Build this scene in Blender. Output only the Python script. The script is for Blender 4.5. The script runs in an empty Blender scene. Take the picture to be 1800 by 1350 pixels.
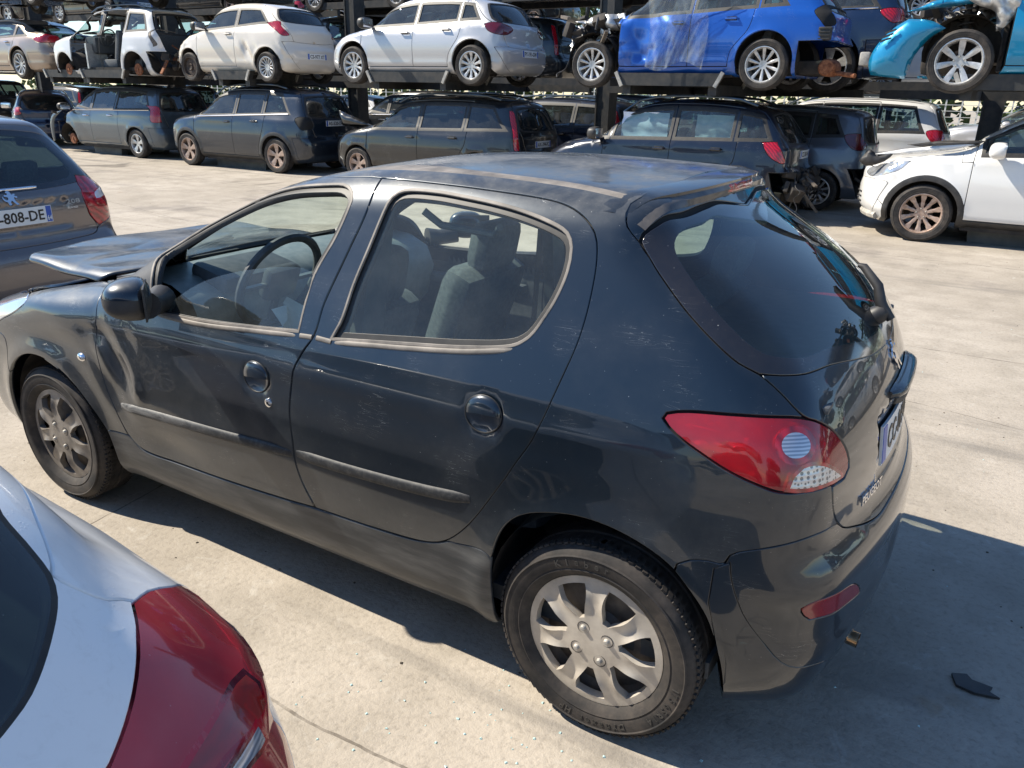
import bpy, bmesh, math, random
import numpy as np
from mathutils import Vector, Matrix
from mathutils.geometry import delaunay_2d_cdt
random.seed(7); rng = np.random.default_rng(7)
R = math.radians
scene = bpy.context.scene
COL = scene.collection
# ---------------------------------------------------------------- camera, sky, sun, exposure
CAMP = np.array([0.6908, -2.3962, 1.6644]); YAW, PITCH, ROLL, FPX = -0.5394, -0.3562, 0.0202, 1384.0
def cam_axes():
    cy, sy, cp, sp = math.cos(YAW), math.sin(YAW), math.cos(PITCH), math.sin(PITCH)
    f = np.array([sy*cp, cy*cp, sp]); r = np.array([cy, -sy, 0]); u = np.cross(r, f)
    c, s = math.cos(ROLL), math.sin(ROLL)
    return c*r+s*u, -s*r+c*u, f
CR_, CU_, CF_ = cam_axes()
cam = bpy.data.cameras.new('camera'); camo = bpy.data.objects.new('camera', cam); COL.objects.link(camo)
cam.sensor_fit = 'HORIZONTAL'; cam.sensor_width = 36; cam.lens = FPX/1800*36
cam.clip_start = 0.05; cam.clip_end = 500
M = Matrix(((CR_[0], CU_[0], -CF_[0], CAMP[0]), (CR_[1], CU_[1], -CF_[1], CAMP[1]), (CR_[2], CU_[2], -CF_[2], CAMP[2]), (0, 0, 0, 1)))
camo.matrix_world = M; scene.camera = camo
SUND = Vector((-0.95, -0.27, 1.0)).normalized()      # towards the sun
world = bpy.data.worlds.new('World'); scene.world = world; world.use_nodes = True
nt = world.node_tree; bg = nt.nodes['Background']
sky = nt.nodes.new('ShaderNodeTexSky'); sky.sky_type = 'NISHITA'; sky.sun_disc = False
sky.sun_elevation = math.asin(SUND.z); sky.sun_rotation = math.atan2(SUND.x, SUND.y)
sky.air_density = 1.15; sky.dust_density = 0.0; sky.ozone_density = 6.0
nt.links.new(sky.outputs[0], bg.inputs[0]); bg.inputs[1].default_value = 0.10
sl = bpy.data.lights.new('sun', 'SUN'); sl.energy = 5.0; sl.angle = R(0.55); sl.color = (1, .92, .78)
so = bpy.data.objects.new('sun', sl); COL.objects.link(so); so.rotation_euler = SUND.to_track_quat('Z', 'Y').to_euler()
scene.view_settings.view_transform = 'Standard'; scene.view_settings.look = 'None'
scene.view_settings.exposure = 0.84; scene.view_settings.gamma = 1
scene.cycles.max_bounces = 8; scene.cycles.transparent_max_bounces = 16
# ---------------------------------------------------------------- materials
def mat(name, col=(.5, .5, .5), rough=.5, metal=0., coat=0., spec=.5, fn=None, **kw):
    m = bpy.data.materials.new(name); m.use_nodes = True
    b = m.node_tree.nodes['Principled BSDF']
    b.inputs['Base Color'].default_value = (*col, 1); b.inputs['Roughness'].default_value = rough
    b.inputs['Metallic'].default_value = metal; b.inputs['Coat Weight'].default_value = coat
    b.inputs['Coat Roughness'].default_value = kw.get('coatr', .03); b.inputs['Specular IOR Level'].default_value = spec
    if 'trans' in kw: b.inputs['Transmission Weight'].default_value = kw['trans']
    if fn: fn(m.node_tree, b)
    return m
class NT:
    """small helper to wire nodes"""
    def __init__(s, nt): s.nt = nt; s.tc = nt.nodes.new('ShaderNodeTexCoord')
    def n(s, t, **kw):
        x = s.nt.nodes.new('ShaderNode'+t)
        for k, v in kw.items(): setattr(x, k, v)
        return x
    def l(s, a, b): s.nt.links.new(a, b)
    def noise(s, scale, detail=4, rough=.55, coord='Object', dist=0, sc=None):
        x = s.n('TexNoise'); x.inputs['Scale'].default_value = scale; x.inputs['Detail'].default_value = detail
        x.inputs['Roughness'].default_value = rough; x.inputs['Distortion'].default_value = dist
        src = s.tc.outputs[coord]
        if sc:
            mp = s.n('Mapping'); mp.inputs['Scale'].default_value = sc; s.l(src, mp.inputs[0]); src = mp.outputs[0]
        s.l(src, x.inputs['Vector']); return x.outputs['Fac']
    def ramp(s, fac, stops):
        x = s.n('ValToRGB'); e = x.color_ramp.elements
        while len(e) < len(stops): e.new(.5)
        for i, (p, c) in enumerate(stops):
            e[i].position = p; e[i].color = (*c, 1) if not isinstance(c, (int, float)) else (c, c, c, 1)
        s.l(fac, x.inputs[0]); return x.outputs[0]
    def math(s, op, a, b=None, c=None, clamp=False):
        x = s.n('Math'); x.operation = op; x.use_clamp = clamp
        for i, v in enumerate((a, b, c)):
            if v is None: continue
            if isinstance(v, (int, float)): x.inputs[i].default_value = v
            else: s.l(v, x.inputs[i])
        return x.outputs[0]
    def mix(s, f, a, b):
        x = s.n('Mix'); x.data_type = 'RGBA'
        if isinstance(f, (int, float)): x.inputs[0].default_value = f
        else: s.l(f, x.inputs[0])
        for i, v in ((6, a), (7, b)):
            if isinstance(v, (tuple, list)): x.inputs[i].default_value = (*v, 1)
            else: s.l(v, x.inputs[i])
        return x.outputs[2]
    def bump(s, h, strength=.3, dist=.01):
        x = s.n('Bump'); x.inputs['Strength'].default_value = strength; x.inputs['Distance'].default_value = dist
        s.l(h, x.inputs['Height']); return x.outputs[0]
    def sep(s, coord='Object'):
        x = s.n('SeparateXYZ'); s.l(s.tc.outputs[coord], x.inputs[0]); return x.outputs
def paint(name, col, metal=.0, rough=.35, dust=.25, dustcol=(.22, .18, .14), coat=1., low=.75, flake=0, top=0., coatr=.03):
    """car paint under a clearcoat with road dust gathering low on the body and fine scratches"""
    def fn(t, b):
        k = NT(t); z = k.sep()[2]
        n1 = k.noise(3, 6, .6); n2 = k.noise(40, 4, .7)
        lowm = k.math('MULTIPLY_ADD', z, -1/low, 1.15, clamp=True)
        d = k.math('MULTIPLY', lowm, k.ramp(n1, [(.3, .25), (.75, 1.)]))
        d = k.math('ADD', d, k.math('MULTIPLY', k.ramp(n1, [(.45, 0.), (.75, 1.)]), .25))
        if top:
            geo = k.n('NewGeometry'); s2 = k.n('SeparateXYZ'); k.l(geo.outputs['Normal'], s2.inputs[0])
            up = k.ramp(s2.outputs[2], [(.55, 0.), (.95, 1.)])
            tn = k.ramp(k.noise(2.2, 8, .68, dist=.6), [(.36, .15), (.62, 1.)])
            d = k.math('ADD', d, k.math('MULTIPLY', k.math('MULTIPLY', up, tn), top/max(dust, .01)))
        d = k.math('MULTIPLY', d, dust)
        d = k.math('MULTIPLY', d, k.ramp(n2, [(.3, .6), (.7, 1.)]), clamp=True)
        c = k.mix(d, col, dustcol)
        # scratches: thin lines of a distorted wave, broken up by noise
        sn = k.noise(5, 2, .5, sc=(1, 1, 9), dist=2.2)
        line = k.ramp(sn, [(.4955, 0.), (.5, 1.), (.5045, 0.)])
        brk = k.ramp(k.noise(6, 3, .6), [(.56, 0.), (.64, 1.)])
        sc = k.math('MULTIPLY', k.math('MULTIPLY', line, brk), .5)
        sp = k.ramp(k.noise(190, 1, .5), [(.79, 0.), (.82, .5)])
        c = k.mix(k.math('MAXIMUM', sc, sp), c, (.5, .5, .48))
        k.l(c, b.inputs['Base Color'])
        k.l(k.math('MULTIPLY_ADD', d, .45, rough), b.inputs['Roughness'])
        k.l(k.math('SUBTRACT', coat, k.math('MULTIPLY', d, 1.3), clamp=True), b.inputs['Coat Weight'])
        k.l(k.math('MULTIPLY_ADD', d, .25, coatr), b.inputs['Coat Roughness'])
        k.l(k.math('MULTIPLY', k.math('SUBTRACT', 1., d), metal, clamp=True), b.inputs['Metallic'])
    return mat(name, col, rough, metal, coat, fn=fn)
def glassmat(name, tint=(.55, .72, .66), refl=1.5, dust=.06, bright=0, red=0):
    m = bpy.data.materials.new(name); m.use_nodes = True; t = m.node_tree
    for x in list(t.nodes): t.nodes.remove(x)
    k = NT(t); out = k.n('OutputMaterial')
    tr = k.n('BsdfTransparent'); tr.inputs[0].default_value = (*tint, 1)
    gl = k.n('BsdfGlossy'); gl.inputs['Roughness'].default_value = .01; gl.inputs[0].default_value = (1, 1, 1, 1)
    fr = k.n('Fresnel'); ge = k.n('NewGeometry'); k.l(k.math('MULTIPLY_ADD', ge.outputs['Backfacing'], 1/refl-refl, refl), fr.inputs[0])
    mx = k.n('MixShader'); k.l(fr.outputs[0], mx.inputs[0]); k.l(tr.outputs[0], mx.inputs[1]); k.l(gl.outputs[0], mx.inputs[2])
    df = k.n('BsdfDiffuse'); df.inputs[0].default_value = (.46, .50, .50, 1)
    d = k.math('MULTIPLY', k.ramp(k.noise(4, 8, .7), [(.3, .2), (.75, 1.)]), dust)
    sp = k.ramp(k.noise(260, 1, .5), [(.78, 0.), (.82, .4)])
    d = k.math('MAXIMUM', d, k.math('MULTIPLY', sp, .6))
    if red:
        rd_ = k.n('BsdfPrincipled'); rd_.inputs['Base Color'].default_value = (.50, .001, .014, 1); rd_.inputs['Roughness'].default_value = .12; rd_.inputs['Coat Weight'].default_value = 1; m3 = k.n('MixShader'); m3.inputs[0].default_value = red; k.l(mx.outputs[0], m3.inputs[1]); k.l(rd_.outputs[0], m3.inputs[2]); mx = m3
    m2 = k.n('MixShader'); k.l(d, m2.inputs[0]); k.l(mx.outputs[0], m2.inputs[1]); k.l(df.outputs[0], m2.inputs[2])
    k.l(m2.outputs[0], out.inputs[0]); return m
def noisy(name, c1, c2, scale=8, rough=.7, metal=0, bump=0, detail=6, spec=.5, coat=0, lo=.35, hi=.65, sc=None, dist=0):
    def fn(t, b):
        k = NT(t); n = k.noise(scale, detail, .6, sc=sc, dist=dist)
        k.l(k.ramp(n, [(lo, c1), (hi, c2)]), b.inputs['Base Color'])
        if bump: k.l(k.bump(k.noise(scale*6, 4, .6), bump), b.inputs['Normal'])
    return mat(name, c1, rough, metal, coat, spec, fn)
MT = {}
MT['black'] = mat('black_void', (.006, .006, .007), .8)
MT['plastic'] = noisy('black_plastic', (.018, .018, .02), (.045, .042, .04), 10, .5)
MT['under'] = noisy('underbody', (.01, .01, .011), (.05, .04, .032), 6, .8)
MT['rubber'] = noisy('seal_rubber', (.012, .012, .013), (.03, .028, .026), 20, .55)
MT['dusty_trim'] = noisy('dusty_trim', (.09, .08, .072), (.25, .22, .19), 9, .6)
MT['glass'] = glassmat('clear_glass', (.84, .96, .91), 1.5, .07)  # dust amount also paints in the pale sky haze of the side windows
MT['redglass'] = glassmat('red_lamp_glass', (.85, .012, .035), 1.5, .03, red=.50)
MT['redglass_dusty'] = glassmat('dusty_red_lamp_glass', (.80, .006, .045), 1.42, .07, red=.72)
MT['glass_dark'] = glassmat('tinted_glass', (.18, .26, .27), 1.75, .05)
MT['chrome'] = mat('chrome', (.8, .8, .82), .12, 1.)
MT['redlens'] = mat('red_lens', (.45, .004, .010), .12, 0, 1., .6)
MT['reddark'] = mat('dark_red_lens', (.10, .002, .006), .1, 0, 1., .6)
MT['whitelens'] = mat('clear_lens', (.75, .76, .78), .1, .3, 1.)
MT['amber'] = mat('amber_lens', (.65, .16, .02), .15, 0, 1.)
MT['headlamp'] = mat('headlamp_lens', (.55, .57, .6), .08, .6, 1.)
MT['interior'] = noisy('interior_plastic', (.045, .052, .058), (.075, .08, .085), 30, .55)
MT['seat'] = noisy('seat_cloth', (.07, .078, .088), (.12, .13, .14), 60, .9)
MT['plate'] = mat('plate_white', (.72, .73, .72), .35)
MT['plateblue'] = mat('plate_blue', (.02, .09, .42), .35)
MT['ink'] = mat('plate_ink', (.01, .01, .012), .4)
MT['steel'] = noisy('dusty_steel', (.10, .085, .075), (.20, .17, .14), 20, .6, .3)
MT['rust'] = noisy('rusty_iron', (.12, .035, .015), (.32, .13, .06), 22, .85, .1, bump=.4)
MT['rack'] = noisy('painted_rack_steel', (.014, .018, .022), (.05, .045, .04), 7, .6)
MT['galv'] = noisy('galvanised_steel', (.30, .29, .27), (.5, .47, .42), 14, .55, .3)
MT['alu'] = noisy('cast_aluminium', (.38, .38, .38), (.62, .62, .61), 12, .4, .6, bump=.2)
# ---------------------------------------------------------------- scene graph helpers
def tagp(o, label=None, cat=None, group=None, kind=None):
    for k, v in (('label', label), ('category', cat), ('group', group), ('kind', kind)):
        if v: o[k] = v
    return o
def thing(name, label, cat, loc=(0, 0, 0), rotz=0., group=None, rot=None):
    o = bpy.data.objects.new(name, None); COL.objects.link(o); o.empty_display_size = .2
    o.location = loc; o.rotation_euler = rot if rot else (0, 0, rotz)
    return tagp(o, label, cat, group)
def link(name, me, m=None, parent=None):
    o = bpy.data.objects.new(name, me); COL.objects.link(o)
    if m is not None: me.materials.append(m)
    if parent: o.parent = parent
    return o
def copy_tree(o, parent=None):
    c = o.copy(); COL.objects.link(c)
    if parent: c.parent = parent
    for ch in o.children: copy_tree(ch, c)
    return c
def mesh_np(name, V, F, N=None, smooth=True):
    me = bpy.data.meshes.new(name)
    me.from_pydata([tuple(v) for v in np.asarray(V, float)], [], [tuple(int(i) for i in f) for f in F])
    me.update()
    if smooth:
        me.polygons.foreach_set('use_smooth', np.ones(len(me.polygons), bool))
    if N is not None: me.normals_split_custom_set_from_vertices([tuple(n) for n in np.asarray(N, float)])
    return me
class MB:
    """collects primitives into one mesh"""
    def __init__(s): s.V = []; s.F = []
    def add(s, V, F):
        o = len(s.V); s.V += [tuple(v) for v in V]; s.F += [tuple(i+o for i in f) for f in F]; return s
    def box(s, c, d, rot=None, bev=0):
        x, y, z = (k/2 for k in d)
        if bev:
            bm = bmesh.new(); bmesh.ops.create_cube(bm, size=1); bmesh.ops.scale(bm, vec=d, verts=bm.verts)
            bmesh.ops.bevel(bm, geom=bm.edges[:], offset=bev, segments=2, affect='EDGES', profile=.6)
            bm.verts.index_update(); V = [v.co.copy() for v in bm.verts]; F = [[v.index for v in f.verts] for f in bm.faces]; bm.free()
        else:
            V = [Vector((a*x, b*y, e*z)) for a in (-1, 1) for b in (-1, 1) for e in (-1, 1)]
            F = [(0, 1, 3, 2), (4, 6, 7, 5), (0, 4, 5, 1), (2, 3, 7, 6), (0, 2, 6, 4), (1, 5, 7, 3)]
        m = Matrix.Translation(c) @ (rot.to_4x4() if rot else Matrix())
        return s.add([m @ v for v in V], F)
    def tube(s, pts, r, n=8, cap=True):
        pts = [Vector(p) for p in pts]; V = []; F = []
        rs = r if isinstance(r, (list, tuple)) else [r]*len(pts)
        up = None
        for i, p in enumerate(pts):
            t = (pts[min(i+1, len(pts)-1)]-pts[max(i-1, 0)]).normalized()
            if up is None: up = t.orthogonal().normalized()
            up = (up-t*up.dot(t)).normalized(); w = t.cross(up)
            for k in range(n):
                a = 2*math.pi*k/n; V.append(p+(up*math.cos(a)+w*math.sin(a))*rs[i])
        for i in range(len(pts)-1):
            for k in range(n):
                F.append((i*n+k, i*n+(k+1) % n, (i+1)*n+(k+1) % n, (i+1)*n+k))
        if cap: F.append(tuple(range(n-1, -1, -1))); F.append(tuple((len(pts)-1)*n+k for k in range(n)))
        return s.add(V, F)
    def bar(s, a, b, w, h=None, up=(0, 0, 1)):
        a, b = Vector(a), Vector(b); h = h or w; d = (b-a); L = d.length; d.normalize()
        u = Vector(up); u = (u-d*u.dot(d))
        u = u.normalized() if u.length > 1e-4 else d.orthogonal().normalized()
        v = d.cross(u); rot = Matrix((d, v, u)).transposed()
        return s.box((a+b)/2, (L, w, h), rot)
    def lathe(s, prof, c=(0, 0, 0), axis='Y', n=32, closed=False):
        V = []; F = []; m = len(prof)
        for k in range(n):
            a = 2*math.pi*k/n; ca, sa = math.cos(a), math.sin(a)
            for r, h in prof:
                p = {'Y': (r*ca, h, r*sa), 'Z': (r*ca, r*sa, h), 'X': (h, r*ca, r*sa)}[axis]
                V.append((p[0]+c[0], p[1]+c[1], p[2]+c[2]))
        for k in range(n):
            k2 = (k+1) % n
            for i in range(m-1+(1 if closed else 0)):
                j = (i+1) % m; F.append((k*m+i, k*m+j, k2*m+j, k2*m+i))
        return s.add(V, F)
    def build(s, name, m, parent=None, smooth=True, ang=35):
        me = bpy.data.meshes.new(name); me.from_pydata([tuple(v) for v in s.V], [], s.F); me.update()
        bm = bmesh.new(); bm.from_mesh(me); bmesh.ops.remove_doubles(bm, verts=bm.verts, dist=1e-5)
        bmesh.ops.recalc_face_normals(bm, faces=bm.faces); bm.to_mesh(me); bm.free()
        if smooth:
            me.polygons.foreach_set('use_smooth', np.ones(len(me.polygons), bool)); me.set_sharp_from_angle(angle=R(ang))
        return link(name, me, m, parent)
_tcache = {}
def text_mesh(txt, size=1., ext=.0, bold=False):
    key = (txt, size, ext, bold)
    if key in _tcache: return _tcache[key]
    cu = bpy.data.curves.new('lettering', 'FONT'); cu.body = txt; cu.size = size; cu.extrude = ext
    cu.align_x = 'CENTER'; cu.align_y = 'CENTER'; cu.resolution_u = 2
    if bold: cu.offset = size*.018
    ob = bpy.data.objects.new('lettering', cu); COL.objects.link(ob)
    dg = bpy.context.evaluated_depsgraph_get(); me = bpy.data.meshes.new_from_object(ob.evaluated_get(dg))
    V = np.array([v.co[:] for v in me.vertices]); F = [tuple(p.vertices) for p in me.polygons]
    bpy.data.objects.remove(ob); bpy.data.curves.remove(cu); bpy.data.meshes.remove(me)
    _tcache[key] = (V, F); return V, F
def put_text(name, txt, size, o, ux, uy, m, parent, ext=.001, width=None, bold=False):
    """lettering in the plane of ux, uy centred on o; width rescales along ux"""
    V, F = text_mesh(txt, size, ext, bold)
    ux = Vector(ux).normalized(); uy = Vector(uy).normalized(); uz = ux.cross(uy)
    w = V[:, 0].max()-V[:, 0].min(); k = width/w if width else 1.
    cx = (V[:, 0].max()+V[:, 0].min())/2; cy = (V[:, 1].max()+V[:, 1].min())/2
    P = [Vector(o)+ux*((a-cx)*k)+uy*(b-cy)+uz*c for a, b, c in V]
    return link(name, mesh_np(name, P, F, smooth=False), m, parent)
# ---------------------------------------------------------------- curves
def crs(P, seg, closed=True):
    """Catmull-Rom resample; a doubled point is a sharp corner"""
    P = np.asarray(P, float); n = len(P); out = []
    idx = range(n if closed else n-1)
    for i in idx:
        p1, p2 = P[i], P[(i+1) % n]; L = np.linalg.norm(p2-p1)
        if L < 1e-9: continue
        p0 = P[(i-1) % n] if closed or i > 0 else p1; p3 = P[(i+2) % n] if closed or i+2 < n else p2
        if np.linalg.norm(p0-p1) < 1e-9: p0 = p1-(p2-p1)
        if np.linalg.norm(p3-p2) < 1e-9: p3 = p2+(p2-p1)
        l0 = np.linalg.norm(p1-p0); l1 = np.linalg.norm(p3-p2)
        m1 = (p2-p0)*L/(l0+L); m2 = (p3-p1)*L/(l1+L)
        k = max(1, int(round(L/seg))); t = (np.arange(k)/k)[:, None]
        out.append((2*t**3-3*t**2+1)*p1+(t**3-2*t**2+t)*m1+(-2*t**3+3*t**2)*p2+(t**3-t**2)*m2)
    out = np.concatenate(out)
    if not closed: out = np.vstack([out, P[-1:]])
    return out
def inpoly(Q, P):
    Q = np.asarray(Q); x, y = Q[:, 0], Q[:, 1]; ins = np.zeros(len(Q), bool)
    a = P; b = np.roll(P, -1, 0)
    lo, hi = P.min(0), P.max(0)
    m = (x >= lo[0]) & (x <= hi[0]) & (y >= lo[1]) & (y <= hi[1]); xs, ys = x[m], y[m]; r = np.zeros(len(xs), bool)
    for (x1, y1), (x2, y2) in zip(a, b):
        if y1 == y2: continue
        c = ((y1 > ys) != (y2 > ys)) & (xs < (x2-x1)*(ys-y1)/(y2-y1)+x1); r ^= c
    ins[m] = r; return ins
def area2(P): return .5*np.sum(P[:, 0]*np.roll(P[:, 1], -1)-np.roll(P[:, 0], -1)*P[:, 1])
def offset(P, d):
    """miter offset of a closed polygon, d > 0 grows it"""
    if area2(P) < 0: P = P[::-1]
    a = P-np.roll(P, 1, 0); b = np.roll(P, -1, 0)-P
    a /= np.linalg.norm(a, axis=1)[:, None]+1e-12; b /= np.linalg.norm(b, axis=1)[:, None]+1e-12
    na = np.stack([a[:, 1], -a[:, 0]], 1); nb = np.stack([b[:, 1], -b[:, 0]], 1)
    m = na+nb; L = (m*m).sum(1); m = m/np.maximum(L, .35)[:, None]*2
    return P+m*d
def segdist(Q, A, B):
    d = B-A; L = (d*d).sum(1)+1e-12; best = np.full(len(Q), 1e9)
    for i in range(len(A)):
        t = np.clip(((Q-A[i])@d[i])/L[i], 0, 1); v = Q-(A[i]+t[:, None]*d[i]); best = np.minimum(best, (v*v).sum(1))
    return np.sqrt(best)
def sstep(t): t = np.clip(t, 0, 1); return t*t*(3-2*t)
# ---------------------------------------------------------------- car body as an implicit surface
class Body:
    def __init__(s, prof, W, wp, hw, k=.1, crown=.05, bendr=.12, bendf=.15, box=None, disp=None, seg=.03):
        P = crs(prof, seg, closed=False)
        s.P = P; s.A = P; s.B = np.roll(P, -1, 0); s.x0, s.x1 = P[:, 0].min(), P[:, 0].max(); s.z1 = P[:, 1].max()
        z = np.array(W, float); s.Wt = crs(z, .02, closed=False); s.Wz, s.Ww = s.Wt[:, 0], s.Wt[:, 1]
        w = crs(np.array(wp, float), .03, closed=False); s.wx, s.ww = w[:, 0], w[:, 1]
        s.hw, s.k, s.crown, s.bendr, s.bendf, s.disp = hw, k, crown, bendr, bendf, disp
        s.box = box or (s.x0+.55, s.x1-.45, .5, .75); s.L = 1.
        # signed distance table of the profile, sampled finely once
        g = .02; s.g = g
        gx = np.arange(s.x0-.6, s.x1+.6, g); gz = np.arange(-.3, s.z1+.5, g); s.gx0, s.gz0 = gx[0], gz[0]
        X, Z = np.meshgrid(gx, gz, indexing='ij'); Q = np.stack([X.ravel(), Z.ravel()], 1)
        sd = segdist(Q, s.A, s.B); sd[inpoly(Q, P)] *= -1; T = sd.reshape(X.shape)
        for _ in range(2):
            T[1:-1, 1:-1] = (T[1:-1, 1:-1]*2+T[:-2, 1:-1]+T[2:, 1:-1]+T[1:-1, :-2]+T[1:-1, 2:])/6
        s.T = T
    def sdf(s, x, z):
        T = s.T; u = np.clip((x-s.gx0)/s.g, 1, T.shape[0]-3.001); v = np.clip((z-s.gz0)/s.g, 1, T.shape[1]-3.001)
        i = u.astype(int); j = v.astype(int); u = u-i; v = v-j
        def w(t): return [(1-t)**3/6, (3*t**3-6*t**2+4)/6, (-3*t**3+3*t**2+3*t+1)/6, t**3/6]
        wu, wv = w(u), w(v); r = 0
        for a in range(4):
            for b in range(4): r = r+wu[a]*wv[b]*T[i+a-1, j+b-1]
        return r
    def f(s, P):
        x, y, z = P[..., 0], np.abs(P[..., 1]), P[..., 2]; ay = (y/s.hw)**2
        xm = (s.x0+s.x1)/2; hl = (s.x1-s.x0)/2
        wr = sstep((x-xm)/(hl*.9)); wf = sstep((xm-x)/(hl*.9))
        xp = x+s.bendr*ay*wr-s.bendf*ay*wf; zp = z+s.crown*ay*sstep((z-.7)/.4)
        a = s.sdf(xp, zp); b = y-np.interp(z, s.Wz, s.Ww)*np.interp(x, s.wx, s.ww)
        h = np.maximum(s.k-np.abs(a-b), 0)/s.k
        r = np.maximum(a, b)+h*h*s.k/4
        if s.disp: r = r-s.disp(x, P[..., 1], z)
        return r
    def grad(s, P, e=.004):
        g = np.stack([s.f(P+d)-s.f(P-d) for d in np.eye(3)*e], -1); return g/(np.linalg.norm(g, axis=-1)[..., None]+1e-12)
    def bis(s, O, D, t0, t1, it=26):
        for _ in range(it):
            tm = (t0+t1)/2; ins = s.f(O+D*tm[:, None]) < 0
            t0 = np.where(ins, tm, t0); t1 = np.where(ins, t1, tm)
        return O+D*((t0+t1)/2)[:, None]
    def surf(s, Dm):
        """domain point -> surface point"""
        q = np.stack([np.clip(Dm[:, 0], s.box[0], s.box[1]), np.clip(Dm[:, 1], s.box[2], s.box[3])], 1)
        n = Dm-q; e = np.linalg.norm(n, axis=1); n = n/np.maximum(e, 1e-9)[:, None]; a = np.clip(e/s.L, 0, 1.3)*math.pi/2
        O = np.stack([q[:, 0], 0*a, q[:, 1]], 1); D = np.stack([n[:, 0]*np.sin(a), -np.cos(a), n[:, 1]*np.sin(a)], 1)
        P = s.bis(O, D, 0*a, 0*a+2.2); P[np.abs(e-s.L) < 1e-5, 1] = 0; return P
    def dom(s, P):
        x, y, z = P[:, 0], P[:, 1], P[:, 2]
        q = np.stack([np.clip(x, s.box[0], s.box[1]), np.clip(z, s.box[2], s.box[3])], 1)
        v = np.stack([x, z], 1)-q; r = np.linalg.norm(v, axis=1); e = s.L*np.arctan2(r, -y)/(math.pi/2)
        return q+v/np.maximum(r, 1e-9)[:, None]*e[:, None]
    # casts that return surface points
    def side(s, Q):
        Q = np.asarray(Q, float); O = np.stack([Q[:, 0], 0*Q[:, 0], Q[:, 1]], 1); D = np.tile([0., -1, 0], (len(Q), 1))
        bad = s.f(O) > -.004
        P = s.bis(O, D, np.zeros(len(Q)), np.full(len(Q), 1.3))
        if bad.any():      # outside the silhouette: go to the nearest point of the centre profile
            A = s.P
            for i in np.where(bad)[0]:
                j = np.argmin(((A-Q[i])**2).sum(1)); P[i] = (A[j, 0], -.002, A[j, 1])
        return P
    def march(s, O, D, t0, t1, n=220):
        O = np.broadcast_to(O, D.shape); ts = np.linspace(t0, t1, n); F = np.stack([s.f(O+D*t) for t in ts], 1)
        hit = F < 0; first = np.where(hit.any(1), hit.argmax(1), F.argmin(1)); P = np.empty(D.shape)
        a = ts[np.maximum(first-1, 0)]; b = ts[first]
        inside = s.bis(O, D, b.copy(), a.copy()); P[:] = inside
        miss = ~hit.any(1); P[miss] = (O+D*ts[first][:, None])[miss]; return P
    def rear(s, Q):
        Q = np.asarray(Q, float); O = np.stack([Q[:, 0]*0+s.x1+.5, Q[:, 0], Q[:, 1]], 1); return s.march(O, np.tile([-1., 0, 0], (len(Q), 1)), 0, 2.2)
    def front(s, Q):
        Q = np.asarray(Q, float); O = np.stack([Q[:, 0]*0+s.x0-.5, Q[:, 0], Q[:, 1]], 1); return s.march(O, np.tile([1., 0, 0], (len(Q), 1)), 0, 2.2)
    def top(s, Q):
        Q = np.asarray(Q, float); O = np.stack([Q[:, 0], Q[:, 1], Q[:, 0]*0+2.2], 1); return s.march(O, np.tile([0, 0, -1.], (len(Q), 1)), 0, 1.8)
    def cam(s, Q, off=(0, 0, 0), t0=.8):
        Q = np.asarray(Q, float)
        D = CF_+((Q[:, 0]-900)/FPX)[:, None]*CR_+((675-Q[:, 1])/FPX)[:, None]*CU_
        return s.march((CAMP-np.array(off))[None], D, t0, 5.5, 900)
    # polygon helpers: points -> domain polygon
    def poly(s, pts, seg=.02, closed=True): return crs(s.dom(pts), seg, closed)
def region(name, poly, gap=0., m=None, ring=None): return dict(name=name, poly=poly, gap=gap, mat=m, ring=ring)
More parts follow.
